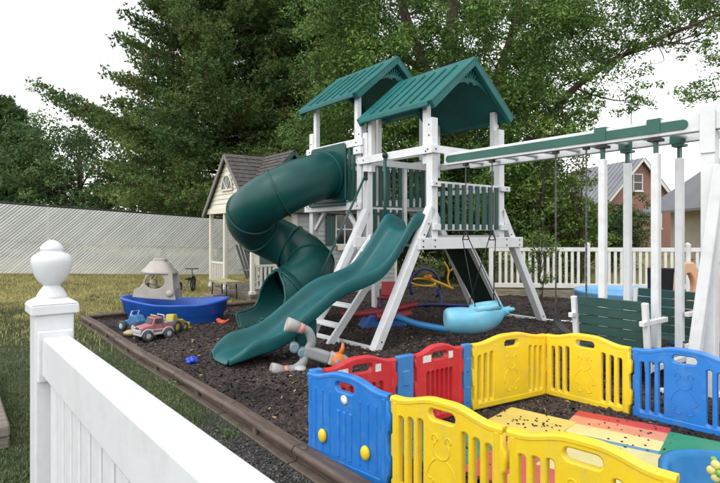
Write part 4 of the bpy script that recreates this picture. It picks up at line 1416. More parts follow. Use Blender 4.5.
for s in (-1, 1):
    MB().box((-.27, s * .1365 - .002, .165), (.24, s * .1365 + .002, .185)).build('stripe', silver, tk)
    MB().box((-.095, s * .1375 - .0015, .14), (-.090, s * .1375 + .0015, .265)).build('door_line', tyre, tk)
    MB().box((.058, s * .1375 - .0015, .14), (.063, s * .1375 + .0015, .255)).build('door_line', tyre, tk)
MB().tube([(.0, -.1, .395), (.0, .1, .395)], .012, 8).build('light_bar', silver, tk)
for k in range(4): MB().ellipsoid((.012, -.075 + k * .05, .40), (.012, .018, .016), 8, 6).build('roof_lamp', tyel2, tk)
bg = empty('toy_buggy', (-3.50, 8.40, .035), math.radians(150))
tag(bg, 'small blue toy buggy with big pale wheels behind the pink truck', 'toy buggy')
bgb = pal('buggy_blue', (.04, .16, .35)); lg = pal('pale_blue', (.35, .48, .56))
MB().prism([(-.20, .12), (.22, .12), (.24, .18), (.08, .22), (.02, .30), (-.12, .30), (-.20, .20)], (0, -.09, 0), (1, 0, 0), (0, 0, 1), (0, .18, 0)).build('body', bgb, bg, .014, seg=2)
MB().tube([(.06, -.08, .22), (-.02, -.08, .38), (-.02, .08, .38), (.06, .08, .22)], .012, 8).build('roll_bar', lg, bg)
MB().tube([(.12, 0, .2), (.08, 0, .30)], .012, 8).build('steering_column', lg, bg)
for x in (-.16, .18):
    for y in (-.14, .14): wheel(bg, x, y, .10, .08, lg)
tr_ = empty('toy_tractor', (-2.86, 8.30, .035), math.radians(75))
tag(tr_, 'yellow toy loader with dark wheels leaning behind the pink truck', 'toy loader')
tyel = pal('tractor_yellow', (.50, .42, .06)); 
MB().prism([(-.15, .14), (.15, .14), (.17, .22), (.02, .24), (-.02, .34), (-.13, .34), (-.15, .24)], (0, -.08, 0), (1, 0, 0), (0, 0, 1), (0, .16, 0)).build('body', tyel, tr_, .012, seg=2)
MB().bar((.10, -.1, .22), (.28, -.1, .12), .02, .03).build('loader_arm', tyel, tr_); MB().bar((.10, .1, .22), (.28, .1, .12), .02, .03).build('loader_arm', tyel, tr_)
MB().prism([(0, 0), (.10, 0), (.10, .015), (.02, .03), (.02, .12), (0, .12)], (.28, -.14, .03), (1, 0, 0), (0, 0, 1), (0, .28, 0)).build('bucket', tyel, tr_)
for x, r in ((-.11, .12), (.13, .085)):
    for y in (-.125, .125): wheel(tr_, x, y, r, .07, tyel)
for o_ in (tk, bg, tr_): o_.scale = (.84, .84, .84)
# tan bucket toy beside the truck
tb2 = empty('sand_mould', (-3.36, 7.95, .05), .4)
tag(tb2, 'tan plastic sand mould lying left of the pink truck', 'sand toy')
q = MB(); q.ellipsoid((0, 0, .04), (.12, .09, .05), 14, 8); q.ellipsoid((.09, .02, .06), (.05, .05, .045), 10, 6); q.build('mould', pal('tan_toy', (.42, .33, .16)), tb2)

# ---------------------------------------------------------------- small things on the mulch
sb_ = at(192, 368, 6.25); st = MB()
for k in range(6):
    a = k * math.pi / 3
    st.ellipsoid((.042 * math.cos(a), .042 * math.sin(a), .035 + .02 * (k % 2)), (.036, .036, .028), 10, 6)
st.ellipsoid((0, 0, .07), (.03, .03, .03), 8, 6)
o = st.build('flower_toy', pal('royal_blue', (.02, .06, .50)), None, loc=(sb_.x, sb_.y, .04)); tag(o, 'small royal blue flower-shaped toy lying on the open mulch', 'toy')
so = at(222, 326, 9.0); st = MB(); st.ellipsoid((0, 0, .04), (.09, .05, .04), 10, 6); st.ellipsoid((-.06, .02, .07), (.05, .04, .035), 10, 6); st.tube([(.05, 0, .05), (.12, .02, .08)], .016, 8)
o = st.build('shovel_toy', pal('orange_toy', (.62, .10, .03)), None, loc=(so.x, so.y, .035)); tag(o, 'small orange sand toy on mulch right of the blue boat', 'toy')
sl_ = at(300, 375, 5.95); o = MB().lathe([(.001, .0), (.06, .003), (.07, .02), (.062, .04), (.03, .055), (.001, .058)], 18).build('pot_lid', pal('dull_metal', (.42, .43, .44), .35), None, loc=(sl_.x, sl_.y, .05), rot=(.25, .1, 0)); tag(o, 'dull silver toy pot lid lying beside the blue panel', 'toy lid')
cup = at(236, 374, 5.9); 

# grey three-armed rider toy
gt = empty('toy_rider', Vector((-.64, 6.02, .03)), .12)
tag(gt, 'grey three-armed ride-on toy with orange joint lying at the slide end', 'ride-on toy')
tgy = pal('toy_grey', (.26, .27, .28), .55); tgy2 = pal('toy_light_grey', (.40, .38, .36), .55); tpink = pal('toy_salmon', (.62, .26, .22), .55); tor = pal('toy_orange', (.62, .17, .03), .5); tteal = pal('toy_slate', (.16, .24, .28), .5)


def gp(px, py, y=0): # local from picture offsets round the hub
    return Vector(((px - 297) / 89.0, y, (368 - py) / 89.0))


MB().tube(catmull([gp(296, 326, -.02), gp(303, 330), gp(306, 340), gp(302, 348), gp(299, 351)], 5), [.050] * 21, 14).build('upper_arm', tgy, gt)
MB().tube([gp(281, 321, -.05), gp(284, 322, -.045), gp(294, 325, -.025)], [.078, .080, .058], 16).build('upper_cup', tgy2, gt)
MB().tube([gp(293, 325, -.026), gp(298, 327, -.018)], [.060, .056], 16).build('upper_band', tpink, gt)
MB().tube(catmull([gp(300, 352, 0), gp(297, 360, -.03), gp(290, 365, -.05), gp(284, 366, -.06)], 5), .050, 14).build('lower_arm', tgy, gt)
MB().tube([gp(266, 364, -.10), gp(270, 365, -.09), gp(279, 367, -.07)], [.074, .076, .058], 16).build('lower_cup', tgy2, gt)
MB().tube([gp(278, 367, -.072), gp(284, 366, -.06)], [.060, .056], 16).build('lower_band', tpink, gt)
for c_ in ((289, 345), (297, 350)):
    MB().lathe([(.030, -.055), (.055, -.055), (.055, .055), (.030, .055)], 16, gp(*c_), axis='y').build('hub_ring', tteal, gt)
MB().bar(gp(298, 348), gp(324, 357), .12, .13, side=(0, 1, 0)).build('body', tgy, gt, .03, seg=3)
MB().bar(gp(323, 356), gp(329, 358), .13, .14, side=(0, 1, 0)).build('body_band', tgy2, gt, .02, seg=2)
MB().lathe([(.001, -.09), (.075, -.085), (.085, -.03), (.085, .03), (.075, .085), (.001, .09)], 18, gp(332, 359), axis='y').build('joint', tor, gt)
MB().lathe([(.001, -.095), (.035, -.095), (.035, .095), (.001, .095)], 14, gp(331, 360), axis='y').build('joint_cap', tteal, gt)
MB().tube([gp(334, 354), gp(337, 347), gp(337, 342)], [.03, .025, .012], 10).build('lever', tor, gt)
MB().tube([gp(336, 359), gp(345, 361)], [.075, .025], 14).build('tail', tteal, gt)

# ---------------------------------------------------------------- under the tower: seesaw, spinner, tube
navy = pal('navy_tube', (.012, .02, .13), .4); yelp = pal('yellow_tube', (.58, .32, .02), .4); redp = pal('dark_red_plastic', (.24, .02, .03), .5); skyb = pal('sky_blue_tube', (.03, .22, .50), .4); midb = pal('mid_blue', (.02, .10, .36), .45)
sp = empty('spinner_ride', at(425, 306, 11.3), .2); sp.location.z = .03
tag(sp, 'navy and yellow spinning ride with hoop and handles under the tower', 'spinner ride')
MB().tube([(.40 * math.cos(a) * .8, 0, .42 + .36 * math.sin(a)) for a in np.linspace(-.7, math.pi + .5, 24)], .03, 10).build('hoop', navy, sp)
MB().tube(catmull([(.28, 0, .35), (.33, -.05, .15), (.3, -.1, .03)], 5), .028, 10).build('leg', navy, sp)
MB().tube(catmull([(-.3, -.1, .02), (.1, -.15, .05), (.6, -.25, .03), (1.0, -.4, .02)], 6), .035, 10).build('base', navy, sp)
MB().tube([(.42 * math.cos(a) * .6 - .05, .3 * math.sin(a), .50 + .05 * math.sin(a)) for a in np.linspace(0, 2 * math.pi, 25)], .022, 8, False).build('seat_ring', yelp, sp)
MB().tube([(-.02, 0, .62), (.58, -.10, .36)], .035, 10).build('arm', yelp, sp)
MB().tube(catmull([(.42, 0, .92), (.52, 0, .74), (.50, 0, .55), (.56, 0, .38)], 5), .022, 8).build('handle', yelp, sp)
MB().tube([(.72, 0, .86), (.52, 0, .70)], .02, 8).build('handle', yelp, sp)
MB().box((.05, -.08, .58), (.13, .08, .66)).build('hub', tor, sp, .01)
ss = empty('seesaw', Vector((.42, 8.75, .03)), .25)
tag(ss, 'dark red and blue plastic seesaw lying under the slide tower', 'seesaw')
MB().tube(catmull([(-.75, .0, .24), (-.3, 0, .24), (.1, .02, .28), (.55, .05, .36)], 5), [.05] * 5 + [.06] * 6 + [.05] * 5, 10).build('plank', redp, ss)
MB().tube(catmull([(-.2, -.14, .20), (.15, -.14, .21), (.38, -.12, .23)], 5), .065, 10).build('seat', redp, ss)
MB().prism([(-.45, 0), (.35, 0), (.25, .20), (-.30, .22)], (0, -.1, 0), (1, 0, 0), (0, 0, 1), (0, .3, 0)).build('base', midb, ss, .03, seg=2)
MB().tube([(-.1, 0, .2), (-.1, 0, .45)], .025, 8).build('handle', navy, ss)
rt = MB().tube(catmull([(0, 0, .30), (.25, -.06, .21), (.5, -.1, .16), (.75, -.12, .12)], 6), .05, 12).build('bent_tube', skyb, None, loc=Vector((.54, 8.05, .02))); tag(rt, 'bent sky blue plastic tube behind the whale-shaped swing', 'tube')
rc_ = empty('toddler_chair', Vector((.52, 10.6, .03)), -.3)
tag(rc_, 'small red toddler chair against the playhouse wall', 'toddler chair')
MB().box((-.16, -.15, .24), (.16, .15, .28)).build('seat', redp, rc_, .012)
MB().bar((0, .14, .28), (0, .20, .56), .30, .03, side=(1, 0, 0)).build('backrest', pal('bright_red', (.45, .03, .04)), rc_, .02)
for a in (-.13, .13):
    for b in (-.12, .12): MB().tube([(a, b, .24), (a * 1.15, b * 1.15, 0)], .02, 8).build('leg', redp, rc_)
tl_ = MB().box((-.9, -.09, 0), (.9, .09, .16)).build('landscape_timber', timber, None, .015, loc=fr(.95, 5.1, 0), rot=(0, 0, ANG)); tag(tl_, 'weathered timber lying along the foot of the playhouse wall', 'timber')


# ---------------------------------------------------------------- swings and glider
def chain(p, q, name, parent, th=.020):
    p, q = Vector(p), Vector(q); d = (q - p); n_ = max(2, int(d.length / .05)); d /= n_
    m_ = MB()
    for k in range(n_):
        a = p + d * (k - .12); b = p + d * (k + 1.12)
        m_.bar(a, b, th if k % 2 else .006, .006 if k % 2 else th, side=(1, 0, 0))
    return m_.build(name, chain_metal, parent)


whale = mat('whale_blue', (.15, .48, .66), .42, .10, 4, dirt=(.50, .52, .50), damt=.5, dscale=3.2)
wsx = empty('whale_swing', NP, ANG)
tag(wsx, 'light blue whale-shaped toddler swing hanging from the beam by the tower', 'swing')
wc = at(478, 321, 7.25)
wr, wt_ = loc_rt(wc.x, wc.y)
axw = Vector((math.cos(-ANG + .08), math.sin(-ANG + .08), 0))            # across the picture, in local frame
ayw = Vector((-axw.y, axw.x, 0))
c0 = Vector((wr, wt_, .42))
secs = [(-.455, .10, .0), (-.45, .15, .0), (-.42, .19, .0), (-.34, .215, -.01), (-.15, .225, -.015), (.05, .22, -.01), (.20, .19, .015), (.29, .145, .05), (.34, .09, .075), (.37, .055, .085), (.40, .07, .09), (.435, .055, .095), (.45, .01, .098)]
rings = []
for x, rad, dz_ in secs:
    ring = []
    for k in range(24):
        a = 2 * math.pi * k / 24
        zz = math.sin(a) * rad * .92
        if zz > 0: zz *= .80 if x < .0 else 1.0
        if -.12 < x < .30 and math.sin(a) > .55: zz *= .62       # scooped seat opening
        ring.append(c0 + axw * x + ayw * (math.cos(a) * rad * .85) + Vector((0, 0, dz_ + zz + (.05 if .0 < x < .28 and math.sin(a) > .2 and math.sin(a) < .55 else 0))))
    rings.append(ring)
MB().rings(rings, True, True).build('seat_body', whale, wsx, subsurf=1)
rim = [c0 + axw * (.10 + .175 * math.cos(a)) + ayw * (.125 * math.sin(a)) + Vector((0, 0, .150 + .025 * math.cos(a))) for a in np.linspace(0, 2 * math.pi, 25)]
MB().tube(rim, .050, 12, False).build('seat_rim', whale, wsx)
MB().add([tuple(p + Vector((0, 0, .012))) for p in rim[:-1]], [tuple(range(24))]).build('seat_opening', boat_grey, wsx)
MB().lathe([(.001, 0), (.10, .004), (.105, .0)], 18, c0 + axw * -.455, axis='y').build('worn_patch', boat_grey, wsx) if False else None
tfin = MB()
for s in (-1, 1):
    tfin.tube([c0 + axw * .41 + Vector((0, 0, .095)), c0 + axw * .46 + ayw * (s * .09) + Vector((0, 0, .13))], [.045, .02], 10)
tfin.build('tail_fin', whale, wsx)
for s in (): MB().ellipsoid(c0 + axw * -.33 + ayw * (s * .17) + Vector((0, 0, .06)), (.02, .02, .02), 8, 6).build('eye', black_metal, wsx)
for w_, xo in ((.48, -.02), (.93, .22)):
    top = Vector((BN - .0, -w_, ZB0 - .04))
    low = Vector((BN + .0, -w_, 1.60))
    MB().box(top + Vector((-.03, -.03, 0)), top + Vector((.03, .03, .038))).build('hanger', black_metal, wsx)
    chain(top, low, 'chain', wsx, .016)
    tri_ = MB(); A_ = low; B1 = low + axw * .045 - Vector((0, 0, .13)); B2 = low - axw * .045 - Vector((0, 0, .13))
    tri_.bar(A_, B1, .016, .016); tri_.bar(A_, B2, .016, .016); tri_.bar(B1, B2, .014, .014); tri_.build('hanger_triangle', black_metal, wsx)
    for s, B_ in ((1, B1), (-1, B2)):
        MB().tube([B_, c0 + axw * (.09 + s * .17) + ayw * ((.14 if w_ > .6 else -.14)) + Vector((0, 0, .17))], .007, 6).build('rope', black_metal, wsx)

bs_ = empty('belt_swing', NP, ANG)
tag(bs_, 'dark belt swing on two chains between whale swing and glider', 'swing')
pts = []
for w_ in (1.86, 2.24):
    top = Vector((BN, -w_, ZB0 - .03)); low = Vector((BN, -w_, .62))
    MB().box(top + Vector((-.03, -.03, 0)), top + Vector((.03, .03, .028))).build('hanger', black_metal, bs_)
    chain(top, low, 'chain', bs_)
    pts.append(low)
sp_ = catmull([pts[0], pts[0].lerp(pts[1], .12) - Vector((0, 0, .12)), pts[0].lerp(pts[1], .5) - Vector((0, 0, .20)), pts[0].lerp(pts[1], .88) - Vector((0, 0, .12)), pts[1]], 5)
q = MB(); q.rings([[p + Vector((.07, 0, 0)), p + Vector((-.07, 0, 0)), p + Vector((-.07, 0, -.014)), p + Vector((.07, 0, -.014))] for p in sp_], True, True, False); q.build('seat', black_metal, bs_)

gl = empty('glider_swing', NP, ANG)
tag(gl, 'white framed glider swing with two green slatted benches on four rods', 'glider')
rod_m = vinyl
for r in (BN, BF):
    for w_ in (2.43, 2.985):
        x = r + (0 if r == BN else .0)
        MB().bar((x, -w_, ZB0 - .16), (x, -w_, .30), .075, .075, side=(1, 0, 0)).build('hanger_rod', rod_m, gl, .008)
        MB().bar((x, -w_, ZB0 - .165), (x, -w_, ZB0 - .045), .028, .06, side=(0, 1, 0)).build('hanger_hinge', strip_green, gl)
        MB().box((x - .055, -w_ - .06, ZB0 - .040), (x + .055, -w_ + .06, ZB0 - .012)).build('hanger_plate', strip_green if r == BF else black_metal, gl)
        if r == BF: MB().box((x - .062, -w_ - .075, ZB0 - .01), (x - .048, -w_ + .075, ZB0 + .10)).build('beam_bracket', strip_green, gl)
        else: MB().box((x - .064, -w_ - .065, ZB0 + .035), (x + .050, -w_ + .065, ZB1 + .016)).build('beam_bracket', strip_green, gl) if w_ > 0 else None


def bench(r_back, sgn):
    # back panel: slats along t, facing +/- r
    b = empty('bench', (r_back, -2.70, 0), 0, gl)
    for k in range(5):
        z = .855 - k * .098
        MB().bar((-sgn * .012 * k * -1, -.33, z), (-sgn * .012 * k * -1, .33, z), .022, .090, side=(1, 0, 0)).build('back_slat', bench_green, b, .005)
    for k in range(4):
        MB().bar((sgn * (.08 + k * .095), -.33, .40), (sgn * (.08 + k * .095), .33, .40), .085, .022, side=(1, 0, 0)).build('seat_slat', bench_green, b, .005)
    for y in (-.365, .365):
        MB().bar((-sgn * .02, y, .895), (sgn * .06, y, .22), .055, .05, side=(0, 1, 0)).build('back_stile', vinyl, b, .006)
        MB().bar((-sgn * .09, y, .70), (sgn * .42, y, .70), .05, .05, side=(0, 1, 0)).build('armrest', vinyl, b, .006)
        MB().bar((sgn * .02, y, .365), (sgn * .42, y, .365), .045, .05, side=(0, 1, 0)).build('seat_support', vinyl, b, .006)
    return b


bench(-.22, 1)
bench(1.11, -1)
for y in (-2.335, -3.065):
    vb = MB().bar((-.10, y, .25), (.99, y, .25), .05, .06).build('base_bar', vinyl, gl, .006)
for k in range(5):
    MB().bar((.14 + k * .15, -3.04, .275), (.14 + k * .15, -2.36, .275), .12, .022, side=(1, 0, 0)).build('foot_slat', pal('foot_slat_grey', (.25, .31, .34)) if k == 0 else MATS['foot_slat_grey'], gl, .004)

# ---------------------------------------------------------------- right-hand toys
pl_ = empty('paddling_pool', Vector((5.15, 10.6, -.02)))
tag(pl_, 'light blue paddling pool in front of the picket fence', 'pool')
plb = pal('pool_blue', (.16, .40, .66), .4)
MB().lathe([(.80, 0), (.86, .10), (.87, .40), (.90, .44), (.88, .465), (.83, .45), (.80, .38), (.79, .12), (.0, .11)], 36).build('pool_wall', plb, pl_)
tanp = pal('tan_plastic', (.66, .40, .24), .45)
tc2 = empty('toddler_climber', at(716, 335, 7.9), .35); tc2.location.z = .0
tag(tc2, 'tan moulded plastic toddler climber behind the green glider bench', 'climber')
sidep = [(-.50, 0), (.60, 0), (.62, .55), (.50, .78), (.32, .80), (.22, .62), (.10, .62), (.02, .95), (-.12, 1.10), (-.30, 1.10), (-.42, .95), (-.46, .5)]
hole = [(-.22 + .13 * math.cos(a), .72 + .22 * math.sin(a)) for a in np.linspace(0, 2 * math.pi, 15)[:-1]][::-1]
cm_ = curve_mesh('climber_side', [sidep, hole], .03, .02); cm_.materials.clear(); cm_.materials.append(tanp)
for y in (-.30, .30): link('side_wall', cm_, tc2, (0, y, .02), (math.radians(90), 0, 0))
MB().box((-.40, -.27, .42), (.05, .27, .47)).build('platform', tanp, tc2, .015)
MB().bar((.05, 0, .45), (.85, 0, .08), .42, .03, side=(0, 1, 0)).build('slide_chute', pal('tan_dark', (.55, .36, .26)), tc2, .015)
tealr = pal('teal_rail', (.06, .20, .20))
for z in (.40, .66): MB().tube([(.20, -.345, z), (.75, -.345, z + .02)], .03, 10).build('rail', tealr, tc2)
cb_ = empty('garden_chair', at(662, 300, 10.2), 2.6); cb_.location.z = .0
tag(cb_, 'dark chair standing by the picket fence behind the green benches', 'chair')
MB().box((-.24, -.22, .40), (.24, .22, .44)).build('seat', black_metal, cb_, .01)
MB().bar((0, .21, .44), (0, .28, .92), .46, .03, side=(1, 0, 0)).build('backrest', black_metal, cb_, .02)
for a in (-.2, .2):
    for b in (-.18, .18): MB().tube([(a, b, .40), (a * 1.1, b * 1.1, 0)], .018, 8).build('leg', black_metal, cb_)
bl = at(675, 333, 7.2); bb = MB(); bb.ellipsoid((0, 0, .075), (.075, .075, .075), 18, 12); bb.tube([(.076 * math.cos(a), .076 * math.sin(a), .075) for a in np.linspace(0, 2 * math.pi, 25)], .003, 5, False)
o = bb.build('ball', skyb, None, loc=(bl.x, bl.y, .06)); tag(o, 'small blue ball on the mulch under the glider', 'ball')
# ---------------------------------------------------------------- neighbouring houses
def brick_material():
    m = bpy.data.materials.new('brick_wall'); m.use_nodes = True
    N, L = m.node_tree.nodes, m.node_tree.links
    bs = N['Principled BSDF']; bs.inputs['Roughness'].default_value = .9
    tc = N.new('ShaderNodeTexCoord'); mp = N.new('ShaderNodeMapping'); mp.inputs['Rotation'].default_value = (math.radians(90), 0, 0)
    br = N.new('ShaderNodeTexBrick'); br.inputs['Scale'].default_value = 4.5
    br.inputs['Color1'].default_value = (.30, .150, .120, 1); br.inputs['Color2'].default_value = (.25, .120, .098, 1); br.inputs['Mortar'].default_value = (.30, .25, .22, 1)
    br.inputs['Mortar Size'].default_value = .012
    L.new(tc.outputs['Object'], mp.inputs[0]); L.new(mp.outputs[0], br.inputs['Vector']); L.new(br.outputs['Color'], bs.inputs['Base Color'])
    return m


def metal_roof(name, c):
    return mat(name, c, .5, .10, .6, dirt=tuple(x * .6 for x in c), damt=.4, dscale=.8)


brick = brick_material(); roof_grey = metal_roof('metal_roof', (.20, .21, .23)); roof_dark = metal_roof('metal_roof_dark', (.13, .13, .145))
white_trim = mat('white_trim', (.72, .71, .69), .5, .04, 2)
D = 44.0
bh = empty('brick_house', at(640, 245, D), math.radians(12)); bh.location.z = 0
tag(bh, 'red brick house with steep gable and grey metal roof behind the trees', 'house')
GW, GE, GP = 3.5, 3.75, 7.55
MB().prism([(-GW, -.2), (GW, -.2), (GW, GE), (0, GP - .1), (-GW, GE)], (0, 0, 0), (1, 0, 0), (0, 0, 1), (0, 9, 0)).build('wall', brick, bh)
for s in (-1, 1):
    e0 = Vector((s * (GW + .35), -.35, GE - .45)); p0 = Vector((0, -.35, GP + .02)); dv = Vector((0, 9.7, 0))
    nrm = Vector((s * (GP - GE), 0, GW)).normalized() * .10
    rs_ = MB().add([e0, p0, p0 + dv, e0 + dv, e0 + nrm, p0 + nrm, p0 + dv + nrm, e0 + dv + nrm], [(0, 1, 2, 3), (4, 7, 6, 5), (0, 4, 5, 1), (1, 5, 6, 2), (2, 6, 7, 3), (3, 7, 4, 0)]).build('roof_slope', roof_grey, bh)
    for k in range(16):
        y = -.1 + k * .6
        MB().bar(e0 + Vector((0, y, 0)) + nrm * 1.2, p0 + Vector((0, y, 0)) + nrm * 1.2, .05, .06, side=(0, 1, 0)).build('roof_seam', roof_grey, rs_)
    MB().bar(e0 + Vector((0, -.05, -.02)), p0 + Vector((0, -.05, -.04)), .06, .20, side=(0, 1, 0)).build('rake_board', white_trim, bh)


def bwin(parent, x, z, w, h, y=-.02):
    o = empty('window', (x, y, z), 0, parent)
    MB().box((-w / 2, -.01, 0), (w / 2, .0, h)).build('pane', glass, o)
    f_ = MB()
    t = .07
    for a, b in (((-w / 2 - t, -.07, -t), (w / 2 + t, -.011, 0)), ((-w / 2 - t, -.07, h), (w / 2 + t, -.011, h + t)), ((-w / 2 - t, -.07, 0), (-w / 2, -.011, h)), ((w / 2, -.07, 0), (w / 2 + t, -.011, h)), ((-w / 2, -.05, h / 2 - .03), (w / 2, -.012, h / 2 + .03))): f_.box(a, b)
    f_.build('window_frame', white_trim, o)
    MB().box((-w / 2 - .12, -.14, -.15), (w / 2 + .12, -.005, -t - .002)).build('sill', white_trim, o)


bwin(bh, -.25, 5.05, .75, 1.25)
bwin(bh, 1.5, 2.0, .85, 1.5); bwin(bh, -1.5, 2.0, .85, 1.5)
an = empty('television_antenna', bh.location + Vector((.9, 3.2, 7.2)))
tag(an, 'thin television antenna mast rising above the brick house', 'antenna')
MB().tube([(0, 0, -.5), (0, 0, 6.4)], .045, 8).build('mast', chain_metal, an)
MB().tube([(-.9, 0, 5.6), (.9, .3, 5.6)], .02, 6).build('boom', chain_metal, an)
for k in range(5): MB().tube([(-.8 + k * .4, -.5, 5.62), (-.8 + k * .4, .5, 5.62)], .015, 6).build('element', chain_metal, an)

lh = empty('low_house', at(748, 245, 30), math.radians(-8)); lh.location.z = 0
tag(lh, 'low house with dark standing-seam roof and porch at the right edge', 'house')
wall_b = mat('beige_wall', (.42, .38, .33), .8, .08, 2); dark_open = mat('interior_shade_paint', (.02, .018, .016), .9, .2, 3)
MB().box((-1.6, 0, -.3), (7, 6, 3.05)).build('wall', wall_b, lh)
e0, e1 = (-3.0, -1.6, 3.0), (8, -1.6, 3.0)
rl_ = MB()
vs = [(-3.0, -1.6, 2.95), (8, -1.6, 2.95), (8, 3.2, 6.2), (.2, 3.2, 6.2)]
rl_.add([*vs, *[(a, b, c - .14) for a, b, c in vs]], [(0, 1, 2, 3), (7, 6, 5, 4), (0, 4, 5, 1), (1, 5, 6, 2), (2, 6, 7, 3), (3, 7, 4, 0)])
rsl = rl_.build('roof_slope', roof_dark, lh)
vs = [(-3.0, -1.6, 2.95), (.2, 3.2, 6.2), (.2, 3.3, 6.2), (-3.0, 8, 2.95)]
MB().add([*vs, *[(a, b, c - .14) for a, b, c in vs]], [(0, 1, 2, 3), (7, 6, 5, 4), (0, 4, 5, 1), (1, 5, 6, 2), (2, 6, 7, 3), (3, 7, 4, 0)]).build('roof_slope', roof_dark, lh)
for k in range(18):
    x = -2.6 + k * .55
    f0 = 0 if x > .2 else 0
    kk = min(1.0, (x + 3.0) / 3.2)
    MB().bar((x, -1.6, 2.99), (x, -1.6 + 4.8 * kk, 2.99 + 3.25 * kk), .05, .07, side=(1, 0, 0)).build('roof_seam', roof_dark, rsl)
MB().box((-3.0, -1.64, 2.72), (8, -1.60, 2.93)).build('fascia', mat('dark_fascia', (.10, .09, .085), .7), lh)
for x in (-2.5, -2.15, 3.2): MB().box((x - .07, -1.4, -.2), (x + .07, -1.26, 2.8)).build('porch_post', white_trim, lh)
MB().box((-.5, -.02, .1), (.9, -.001, 2.4)).build('doorway', dark_open, lh); bwin(lh, 2.3, .9, 1.3, 1.2); bwin(lh, 4.8, .9, 1.3, 1.2)  # flat panel on the wall; the opening's inner shade is put into its colour
MB().box((-2.8, -1.5, -.3), (7, 0, .05)).build('porch_floor', mat('concrete', (.34, .33, .31), .85, .1, 2), lh)

# ---------------------------------------------------------------- foliage
leaf_mats = {
    'maple': mat('broad_leaf', (0.082, 0.165, 0.037), .5, .30, .55, c2=(0.165, 0.280, 0.060), island=.5, trans=.35, spec=.35),
    'pine': mat('pine_needle', (0.080, 0.180, 0.062), .6, .30, .45, c2=(0.205, 0.275, 0.085), island=.4, trans=.25, spec=.25),
    'left': mat('feather_leaf', (0.063, 0.145, 0.055), .6, .3, .4, c2=(0.139, 0.218, 0.073), island=.45, trans=.22, spec=.3),
    'shrub': mat('shrub_leaf', (0.079, 0.158, 0.026), .5, .3, .8, c2=(0.185, 0.264, 0.053), island=.5, trans=.3, spec=.4),
    'dark': mat('dark_shrub_leaf', (0.053, 0.119, 0.034), .5, .3, .8, c2=(0.112, 0.191, 0.053), island=.5, trans=.2, spec=.4),
}
rust_mat = mat('rusty_needle', (.13, .095, .035), .7, .3, 1, c2=(.18, .13, .045), island=.4, trans=.15)


def limb(m_, pts, r0, r1, n=8):
    pts = catmull(pts, 4)
    k = len(pts)
    m_.tube(pts, [r0 + (r1 - r0) * (i / (k - 1)) ** .8 for i in range(k)], n)
    return pts


def clump_leaves(centers, radii, per, size, g, flat=.7, aspect=.42, droop=.35):
    """leaves spread through small uneven clumps; more towards each clump's skin"""
    c = np.repeat(np.asarray(centers), per, axis=0); r = np.repeat(np.asarray(radii), per)
    m = len(c)
    d = g.normal(size=(m, 3)); d /= np.linalg.norm(d, axis=1, keepdims=True)
    rad = r * g.uniform(.15, 1.0, m) ** .55
    p = c + d * rad[:, None] * np.array([1, 1, flat])
    nrm = d * .5 + g.normal(0, .55, (m, 3)) + np.array([0, -.15, .55])
    p[:, 2] -= droop * (rad / r) ** 2 * r * .4
    return leaf_quads(p, nrm, size * g.uniform(.65, 1.25, m), aspect, g)


# --- the big broadleaf tree behind the towers
g = np.random.default_rng(101)
bt = empty('broadleaf_tree', (3.3, 18.5, 0))
tag(bt, 'big spreading broadleaf tree with bare limbs behind the green roofs', 'tree')
W = MB()
base = Vector((0, 0, -.1))
lm = []
def A(px, py, d): return at(px, py, d) - Vector((3.3, 18.5, 0))
limbs = [
    ([base, Vector((.1, 0, 2.2)), A(448, 90, 18.3), A(452, 30, 18), A(455, -40, 18), A(470, -150, 18)], .46, .10),
    ([A(440, 140, 18.4), A(425, 70, 18.0), A(405, 15, 17.6), A(392, -40, 17.2), A(360, -130, 16.5)], .26, .07),
    ([A(455, 150, 18.4), A(492, 90, 18.6), A(515, 25, 18.8), A(522, -40, 19), A(540, -140, 19)], .27, .07),
    ([A(470, 200, 18.3), A(530, 140, 17.6), A(575, 88, 17.0), A(618, 58, 16.6), A(655, 40, 16.3), A(700, 22, 16.0), A(770, -10, 15.5)], .15, .035),
    ([A(618, 58, 16.6), A(660, 45, 16.0), A(690, 44, 15.8)], .04, .012),
    ([A(425, 70, 18.0), A(380, 45, 17.2), A(345, 20, 16.6), A(310, 10, 16)], .13, .03),
    ([A(440, 110, 18.4), A(400, 90, 17.6), A(360, 85, 17), A(330, 95, 16.6)], .11, .03),
    ([A(515, 25, 18.8), A(555, 0, 18.6), A(600, -20, 18.2), A(660, -40, 17.8)], .13, .04),
    ([A(492, 90, 18.6), A(530, 95, 19.4), A(560, 120, 20), A(580, 150, 20.4)], .10, .03),
    ([A(452, 60, 18), A(440, 30, 19), A(420, 0, 20), A(400, -30, 21)], .13, .03),
]
limbs += [([A(770, 30, 16.2), A(735, 52, 16.2), A(710, 66, 16.1)], .03, .008), ([A(775, 70, 16.2), A(735, 88, 16.2), A(700, 93, 16.1), A(682, 91, 16)], .03, .006),
          ([A(575, 88, 17.0), A(600, 97, 16.6), A(625, 101, 16.4), A(643, 96, 16.2)], .035, .008), ([A(655, 40, 16.3), A(664, 60, 16), A(650, 64, 15.9)], .02, .006)]
lp_ = []
for pts, r0, r1 in limbs:
    q = limb(W, pts, r0, r1); lp_.append(q)
# twigs from limbs
tw_pts = []
for li, q in enumerate(lp_):
    for k in range(5, len(q), 2):
        for _ in range(2 if li < 10 else 0):
            d = Vector((g.normal(0, 1), g.normal(0, 1), g.normal(.1, .6))).normalized() * g.uniform(.8, 2.2)
            e = q[k] + d
            W.tube([q[k], q[k].lerp(e, .5) + Vector((0, 0, .12)), e], [.03, .02, .008], 5)
            tw_pts.append(tuple(e)); tw_pts.append(tuple(q[k].lerp(e, .6)))
W.build('trunk', bark, bt)
cen = []
